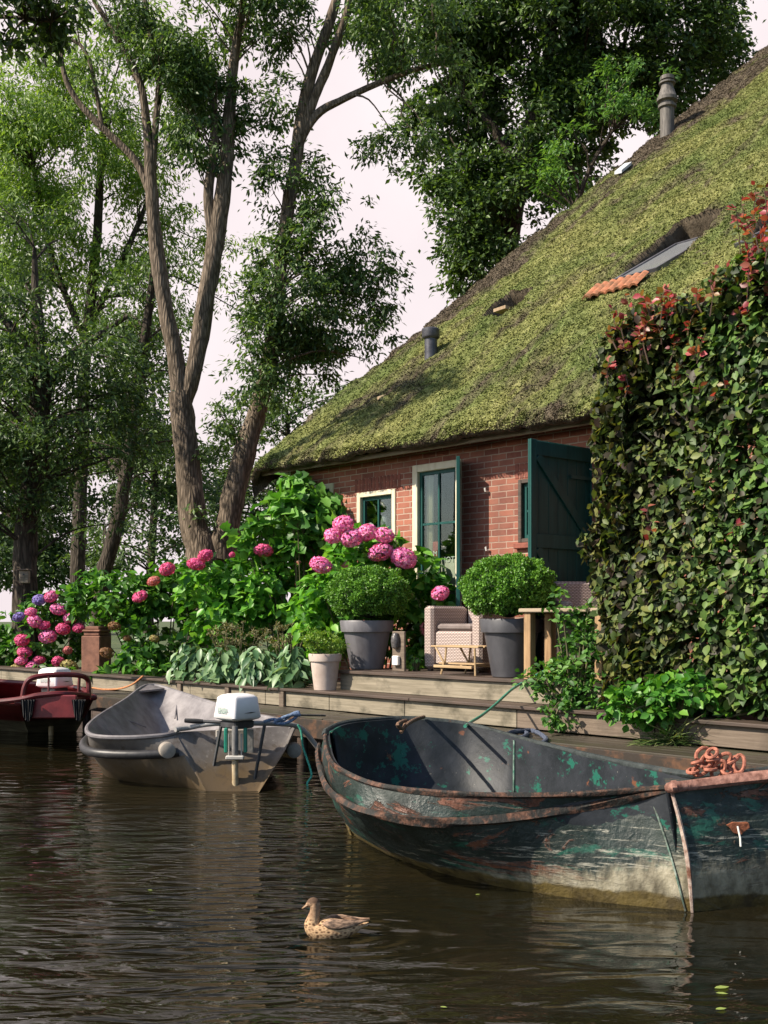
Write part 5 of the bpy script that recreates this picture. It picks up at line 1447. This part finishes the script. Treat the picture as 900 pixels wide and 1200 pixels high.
# tuft of grass on the jetty edge
n = 260; gx = RG.normal(size=n) * .5
c0 = onb(790, 874, -.03); c0.z = .47
gt = thing('grass_tuft', 'tuft of long thin grass on the jetty below the bright green shrub', 'grass', c0)
an = RG.uniform(-1.4, 1.4, n); D = np.stack([np.sin(an) * 1.1 - .3, -.35 + RG.normal(size=n) * .3, np.abs(np.cos(an)) * RG.uniform(.1, .9, n) + .02], 1); D = nrm(D); S = RG.uniform(.12, .42, n)
C = np.array(c0) + D * S[:, None] * .5 + np.stack([RG.normal(size=n) * .10, RG.normal(size=n) * .02, 0 * gx], 1)
leaf_mesh('blades', C, RG.normal(size=C.shape) * .3 + np.array([0, -.5, 1]), D, S, leafmat('grass', [(.07, .13, .03), (.14, .20, .06), (.22, .24, .10)], .6, .3), gt, .03, 'blade', 0, .35)

# ================================================================ trees
def bark_mat(name, c1, c2):
    m = Mat(name, .9, 0, .2)
    v = m.n('ShaderNodeTexVoronoi', inp={'Vector': m.co((1, 1, .18)), 'Scale': 16}); v.feature = 'DISTANCE_TO_EDGE'
    f = m.math('ADD', m.math('MULTIPLY', v.outputs['Distance'], 1.2), m.math('MULTIPLY', m.noise(9, 6, (1, 1, .3)), .6))
    m.color(m.ramp(f, [(.3, c1), (.65, c2)]))
    m.bump(f, .9, .03)
    return m.m
bark_a = bark_mat('ash_bark', (.075, .058, .042), (.21, .165, .125))
bark_d = bark_mat('dark_bark', (.030, .024, .018), (.085, .068, .052))
def limbs(mb, paths, Y, k=5):
    """paths: lists of (px, py, radius px, dY)"""
    ends = []
    for P in paths:
        pts = [at(q[0], q[1], Y + (q[3] if len(q) > 3 else 0)) for q in P]
        path = cr(pts, k, False); rs = [q[2] * .86 * Y / FC for q in P]
        rr_ = []
        for i in range(len(P) - 1): rr_ += [lerp(rs[i], rs[i + 1], j / k) for j in range(k)]
        rr_.append(rs[-1]); mb.tube(path, rr_, 12, jit=.22); ends += list(zip(path, rr_))
    return ends
def twigs(mb, ends, cc, n, r0=.03, maxr=.16):
    idx = RG.choice(len(cc), min(n, len(cc)), replace=False)
    E = np.array([tuple(e[0]) for e in ends])
    for i in idx:
        q = Vector(cc[i]); d = np.linalg.norm(E - np.array(q) + np.array([0, 0, 0.8]), axis=1); j = int(np.argmin(d)); p = Vector(E[j]); L = (q - p).length
        if L < .3: continue
        m1_ = lerp(p, q, .35) + Vector((RG.normal() * .08 * L, RG.normal() * .08 * L, .10 * L)); m2_ = lerp(p, q, .7) + Vector((RG.normal() * .06 * L, 0, .08 * L))
        r = min(r0 * (.5 + L * .22), ends[j][1] * .7)
        mb.tube(cr([p, m1_, m2_, q], 3, False), [r * (1 - .085 * t) for t in range(10)], 6)
DENS = 4.3; GAP = (.85, -.04)
def tree(name, label, Y, paths, blobs, leaf, bark, per=5, lv=26, rc=(.3, .6), size=(.09, .16), aspect=.38, ntw=60, group='trees around the cottage', r0=.03, **kw):
    b = at(paths[0][0][0], paths[0][0][1], Y)
    P0 = [(paths[0][0][0], 725 + (H - .5) * FC / Y, paths[0][0][2] * 1.25)] + list(paths[0])
    r = thing(name, label, 'tree', Vector((b.x, b.y, .58)), 0, group)
    mb = MB(); ends = limbs(mb, [P0] + list(paths[1:]), Y)
    C, N, D, S, cc = clumped(blobs, per * DENS, int(lv * .75), (rc[0] * .75, rc[1] * .8), (size[0] * .95, size[1] * 1.2), soft=.22, gap=(GAP[0] * 24 / Y, GAP[1]), **kw); print(name, len(C))
    twigs(mb, ends, cc, ntw, r0)
    mb.build('trunk', bark, r)
    leaf_mesh('crown', C, N, D, S, leaf, r, aspect, 'tri', .14)
    return r
ash_m = leafmat('ash_leaves', [(.034, .072, .024), (.058, .118, .034), (.095, .17, .05), (.15, .235, .075)], .42, .36)
wil_m = leafmat('pale_green_leaves', [(.09, .17, .03), (.13, .23, .04), (.18, .29, .055), (.25, .37, .09)], .5, .42)
oak_m = leafmat('dark_green_leaves', [(.026, .054, .018), (.045, .088, .025), (.072, .135, .035), (.12, .20, .05)], .42, .32)
far_m = leafmat('distant_leaves', [(.035, .07, .025), (.055, .10, .035), (.08, .14, .045), (.11, .18, .06)], .55, .35)

YA = 24
tree('ash_tree', 'forked ash tree with two pale leaning trunks beside the thatched roof', YA,
    [[(240, 655, 26), (228, 620, 20), (222, 560, 17), (214, 490, 16), (210, 460, 14)],
     [(212, 470, 12), (204, 410, 11), (190, 340, 10), (181, 270, 9), (176, 200, 8), (172, 150, 6), (165, 100, 5), (140, 50, 4), (110, 0, 3)],
     [(212, 480, 12), (228, 430, 12), (238, 370, 12), (250, 300, 12), (262, 220, 11), (268, 150, 9), (272, 90, 7), (280, 30, 5), (290, -30, 4)],
     [(258, 655, 22), (270, 600, 16), (284, 540, 15), (302, 480, 13), (316, 420, 11), (325, 350, 10), (332, 280, 9), (345, 200, 9), (352, 150, 9), (364, 90, 8), (385, 30, 7), (400, -20, 6)],
     [(352, 160, 9), (362, 130, 7), (385, 75, 6), (405, 20, 5), (415, -20, 4)],
     [(350, 170, 7), (370, 135, 5.5), (405, 115, 4.5), (450, 95, 4), (500, 78, 3), (545, 72, 2)],
     [(180, 240, 6), (160, 190, 5), (120, 150, 4.5), (85, 110, 4), (72, 70, 3), (75, 40, 2.5)],
     [(178, 210, 6), (182, 150, 4.5), (186, 90, 4), (176, 40, 3.5), (170, 0, 3)],
     [(120, 150, 3), (100, 60, 2.4), (60, 45, 2), (20, 50, 1.5)],
     [(254, 300, 8), (244, 230, 7), (252, 170, 6), (250, 120, 5)]],
    [blob(255, 45, 90, 60, YA, 1.6, 1.1), blob(235, 135, 48, 62, YA, 1.0, 1.0), blob(250, 100, 60, 50, YA, 1, 1), blob(350, 350, 62, 60, YA, 1.1, 1.15), blob(385, 280, 50, 62, YA, 1.0, 1.05), blob(345, 220, 45, 48, YA, .9, .9), blob(400, 385, 66, 40, YA + .5, 1, .9), blob(318, 400, 38, 50, YA, .9, .6),
     blob(330, 120, 26, 35, YA, .6, .5), blob(420, 310, 40, 30, YA, .8, .7), blob(355, 445, 60, 36, YA + .4, 1, .9), blob(455, 340, 22, 30, YA, .5, .4), blob(480, 40, 60, 45, YA, 1.2, 1.1), blob(400, 15, 60, 25, YA, 1, .8), blob(470, 165, 42, 24, YA, .8, .8), blob(505, 95, 40, 28, YA, .8, .7), blob(440, 175, 20, 12, YA, .4, .6),
     blob(165, 35, 50, 40, YA, 1, .45), blob(120, 90, 26, 20, YA, .6, .3), blob(270, 490, 45, 30, YA + 1, 1, .4), blob(238, 600, 10, 10, YA - .3, .2, 1.2), blob(245, 515, 30, 26, YA, .5, .5), blob(320, 20, 50, 30, YA, 1, .9), blob(330, 300, 26, 60, YA - .8, .5, .7), blob(200, 90, 40, 50, YA - .6, .8, .6), blob(305, 440, 30, 40, YA - .7, .5, .6), blob(150, 10, 60, 30, YA, 1, .8)],
    ash_m, bark_a, per=8.6, lv=34, rc=(.22, .5), size=(.085, .155), ntw=110, down=.55)
YC = 27
tree('slender_tree', 'slender dark trunked tree leaning right, left of the forked ash', YC,
    [[(118, 690, 12), (128, 650, 10), (140, 600, 9.5), (150, 540, 8.5), (158, 480, 8), (166, 430, 7), (172, 380, 6), (180, 320, 5), (186, 260, 3)]],
    [blob(150, 430, 70, 48, YC + 1, 1.5, .8), blob(180, 350, 60, 40, YC + 1, 1.4, .7), blob(200, 520, 45, 30, YC + 1, 1.4, .5), blob(140, 520, 60, 30, YC + 2, 1.4, .5), blob(120, 600, 40, 30, YC + 2, 1.2, .35), blob(200, 570, 50, 34, YC + 2, 1.3, .4)],
    oak_m, bark_d, per=4.5, lv=30, rc=(.3, .6), size=(.10, .17), ntw=60)
YD = 20
tree('broad_tree', 'broad dark tree with a thick mossy trunk at the left edge of the photo', YD,
    [[(30, 700, 17), (30, 640, 15), (36, 580, 14), (44, 520, 14), (48, 460, 13), (46, 400, 10), (42, 340, 6), (40, 290, 2)],
     [(46, 470, 8), (80, 420, 6), (120, 390, 4), (150, 370, 3)], [(44, 430, 8), (10, 380, 6), (-30, 330, 5)]],
    [blob(50, 480, 90, 62, YD, 2.0, 1.15), blob(0, 400, 70, 60, YD, 1.8, 1.1), blob(110, 430, 60, 44, YD, 1.3, .9), blob(20, 560, 80, 44, YD, 1.6, .9), blob(110, 520, 60, 40, YD, 1.2, .7), blob(80, 600, 60, 34, YD + .5, 1.2, .55), blob(-40, 500, 70, 90, YD, 2, 1), blob(0, 300, 60, 60, YD + 1, 1.6, .8)],
    oak_m, bark_d, per=9, lv=34, rc=(.25, .55), size=(.075, .13), ntw=80)
YW = 33
tree('willow_tree', 'tall pale green feathery tree rising behind the left bank', YW,
    [[(90, 700, 10), (95, 560, 9), (100, 420, 8), (112, 300, 6.5), (118, 200, 5), (125, 120, 3)], [(100, 400, 5), (60, 300, 4), (40, 200, 3)], [(105, 380, 5), (150, 290, 4), (175, 230, 2.5)]],
    [blob(70, 180, 95, 70, YW, 2.4, 1.1), blob(40, 270, 80, 60, YW, 2.2, 1.1), blob(130, 260, 70, 70, YW, 2, .75), blob(100, 130, 60, 50, YW, 1.8, .9), blob(150, 360, 60, 50, YW, 2, .6), blob(40, 360, 70, 50, YW, 2, .8), blob(175, 170, 40, 60, YW, 1.5, .4), blob(120, 60, 50, 40, YW, 1.5, .5), blob(-10, 220, 50, 80, YW, 2, .9), blob(215, 300, 40, 60, YW + 2, 1.5, .5), blob(30, 120, 60, 50, YW, 1.6, 1), blob(190, 60, 40, 50, YW, 1.3, .5), blob(290, 330, 50, 60, YW + 3, 1.5, .25)],
    wil_m, bark_d, per=5.2, lv=36, rc=(.35, .8), size=(.11, .2), ntw=90, aspect=.3, down=.7, r0=.035)
YE = 32
tree('maple_tree', 'dense dark tree towering behind the thatched roof at the upper right', YE,
    [[(560, 640, 16), (580, 420, 15), (600, 260, 13), (620, 160, 11), (640, 80, 8), (650, 0, 6)], [(610, 200, 8), (570, 140, 6), (530, 100, 4)], [(625, 140, 8), (700, 80, 5), (760, 50, 4)], [(600, 260, 7), (560, 230, 5), (540, 180, 3)]],
    [blob(650, 60, 110, 70, YE, 2.6, 1.4), blob(740, 60, 80, 60, YE, 2.2, 1.3), blob(600, 160, 85, 66, YE, 2.2, 1.35), blob(560, 260, 52, 66, YE, 1.6, 1.15), blob(600, 250, 60, 60, YE, 1.8, 1.3), blob(660, 180, 60, 50, YE, 1.8, 1.3), blob(820, 40, 50, 40, YE, 1.4, .8), blob(560, 30, 70, 45, YE, 2, 1.2), blob(545, 320, 30, 26, YE, 1, 1), blob(770, 10, 90, 30, YE, 2, 1.1), blob(500, 20, 50, 35, YE, 1.4, .8), blob(700, 120, 80, 50, YE, 2, 1.2), blob(780, 110, 40, 30, YE, 1, .9), blob(640, 20, 140, 40, YE - 1, 2.4, 1), blob(530, 130, 50, 50, YE, 1.5, .9), blob(520, 200, 40, 26, YE, 1, .6), blob(580, 300, 50, 40, YE, 1.5, 1.2), blob(840, 70, 34, 26, YE, 1, .7), blob(500, 75, 46, 40, YE, 1.3, 1), blob(505, 150, 30, 30, YE, 1, .7), blob(460, 10, 40, 24, YE, 1.2, .8)],
    oak_m, bark_d, per=4.6, lv=40, rc=(.35, .75), size=(.12, .2), ntw=90, aspect=.5, r0=.035)
YF = 29
tree('young_ash', 'lighter green young tree just above the roof edge below the flue', YF,
    [[(640, 520, 6), (650, 380, 5), (665, 280, 4), (690, 200, 3), (720, 150, 2)]],
    [blob(690, 185, 50, 34, YF, 1.1, 1.3), blob(660, 215, 36, 26, YF, .9, 1.2), blob(735, 145, 34, 30, YF, .8, 1), blob(740, 100, 40, 40, YF, 1, .8), blob(620, 235, 24, 18, YF, .6, .8), blob(570, 340, 26, 16, YF, .6, .8)],
    leafmat('fresh_green_leaves', [(.05, .13, .03), (.08, .18, .04), (.12, .25, .06), (.17, .31, .08)], .45, .4), bark_d, per=3.4, lv=34, rc=(.22, .45), size=(.10, .17), ntw=30)
# tree just left of the frame whose branch hangs into the upper left corner
YN = 14
tree('overhanging_tree', 'dark leafy branch hanging into the upper left corner', YN,
    [[(-330, 700, 26), (-330, 500, 22), (-320, 300, 18), (-300, 120, 14), (-260, -60, 10), (-200, -200, 6)], [(-310, 220, 9), (-220, 110, 7), (-120, 50, 5), (-30, 20, 3.5), (60, 25, 2)], [(-300, 120, 9), (-240, 0, 7), (-120, -60, 4)]],
    [blob(10, 20, 60, 30, YN, .7, 1.2), blob(60, 5, 50, 22, YN, .6, 1), blob(10, 65, 30, 22, YN, .4, .9), blob(-60, 20, 60, 40, YN, .7, .8)],
    oak_m, bark_d, per=7, lv=30, rc=(.2, .4), size=(.08, .14), ntw=70, aspect=.5)
# distant belt beyond the garden
Yf_ = 58
for nm, lab, px, bs in (('distant_tree', 'distant tree seen between the slender trunk and the forked ash', 175, [(170, 560, 70, 60, .8), (170, 480, 50, 50, .5), (150, 640, 60, 30, .6), (230, 600, 50, 40, .5)]),
                        ('distant_tree', 'distant tree behind the thick trunk at the left edge', 40, [(30, 600, 80, 60, .9), (60, 520, 80, 60, .7), (20, 660, 80, 30, 1), (-20, 560, 80, 80, .8)]),
                        ('distant_tree', 'distant tree filling the gap between the forked ash and the cottage eave', 330, [(320, 540, 60, 50, .7), (300, 600, 60, 40, .7), (370, 500, 60, 40, .6), (260, 560, 50, 50, .5), (280, 640, 70, 20, .9)])):
    tree(nm, lab, Yf_, [[(px, 700, 6), (px + 4, 620, 5), (px + 8, 540, 4), (px + 6, 480, 2)]], [blob(a, b, c_, d_, Yf_, 3, e_) for a, b, c_, d_, e_ in bs], far_m, bark_d, per=2.0, lv=40, rc=(.6, 1.3), size=(.18, .32), ntw=50, aspect=.5, group='distant trees', r0=.05)
    Yf_ += 4
# nest box on the thick trunk
p = at(29, 676, YD - .42)
nb_ = thing('nest_box', 'small pale nest box fixed to the thick trunk at the left edge', 'nest box', p)
MB().box(p, (.16, .12, .22), bev=.008).build('box', plank_pale, nb_)
MB().box(p + Vector((0, -.02, .125)), (.20, .18, .02), bev=.004).build('lid', plank_brown, nb_)
MB().lathe(p + Vector((0, -.061, .04)), [(.018, 0), (.018, .003)], 12, Vector((0, -1, 0))).build('entrance_hole', rub, nb_)
# fallen leaves floating on the water
fm = leafmat('fallen_leaf', [(.20, .30, .06), (.30, .36, .10)], .5, .2)
for i, (px, py, s_, lab) in enumerate(((846, 1157, .07, 'pale green leaf floating near the lower right corner, topmost of three'), (846, 1164, .05, 'green leaf floating just below the topmost one at the lower right'), (845, 1160 + 22, .05, 'lowest floating green leaf at the lower right edge'), (176, 1043, .03, 'tiny leaf floating alone left of the duck'), (560, 1048, .03, 'tiny leaf floating under the side of the green boat'), (520, 1180, .03, 'tiny leaf floating at the bottom centre'))):
    q = az(px, py, .004)
    o = leaf_mesh('floating_leaf', np.array([[0, 0, 0]]), np.array([[0, 0, 1.]]), np.array([[1., .3 * (-1) ** i, 0]]), [s_], fm, None, .5, 'ovate', .05)
    o.location = q; tag(o, lab, 'leaf', 'leaves floating on the canal')
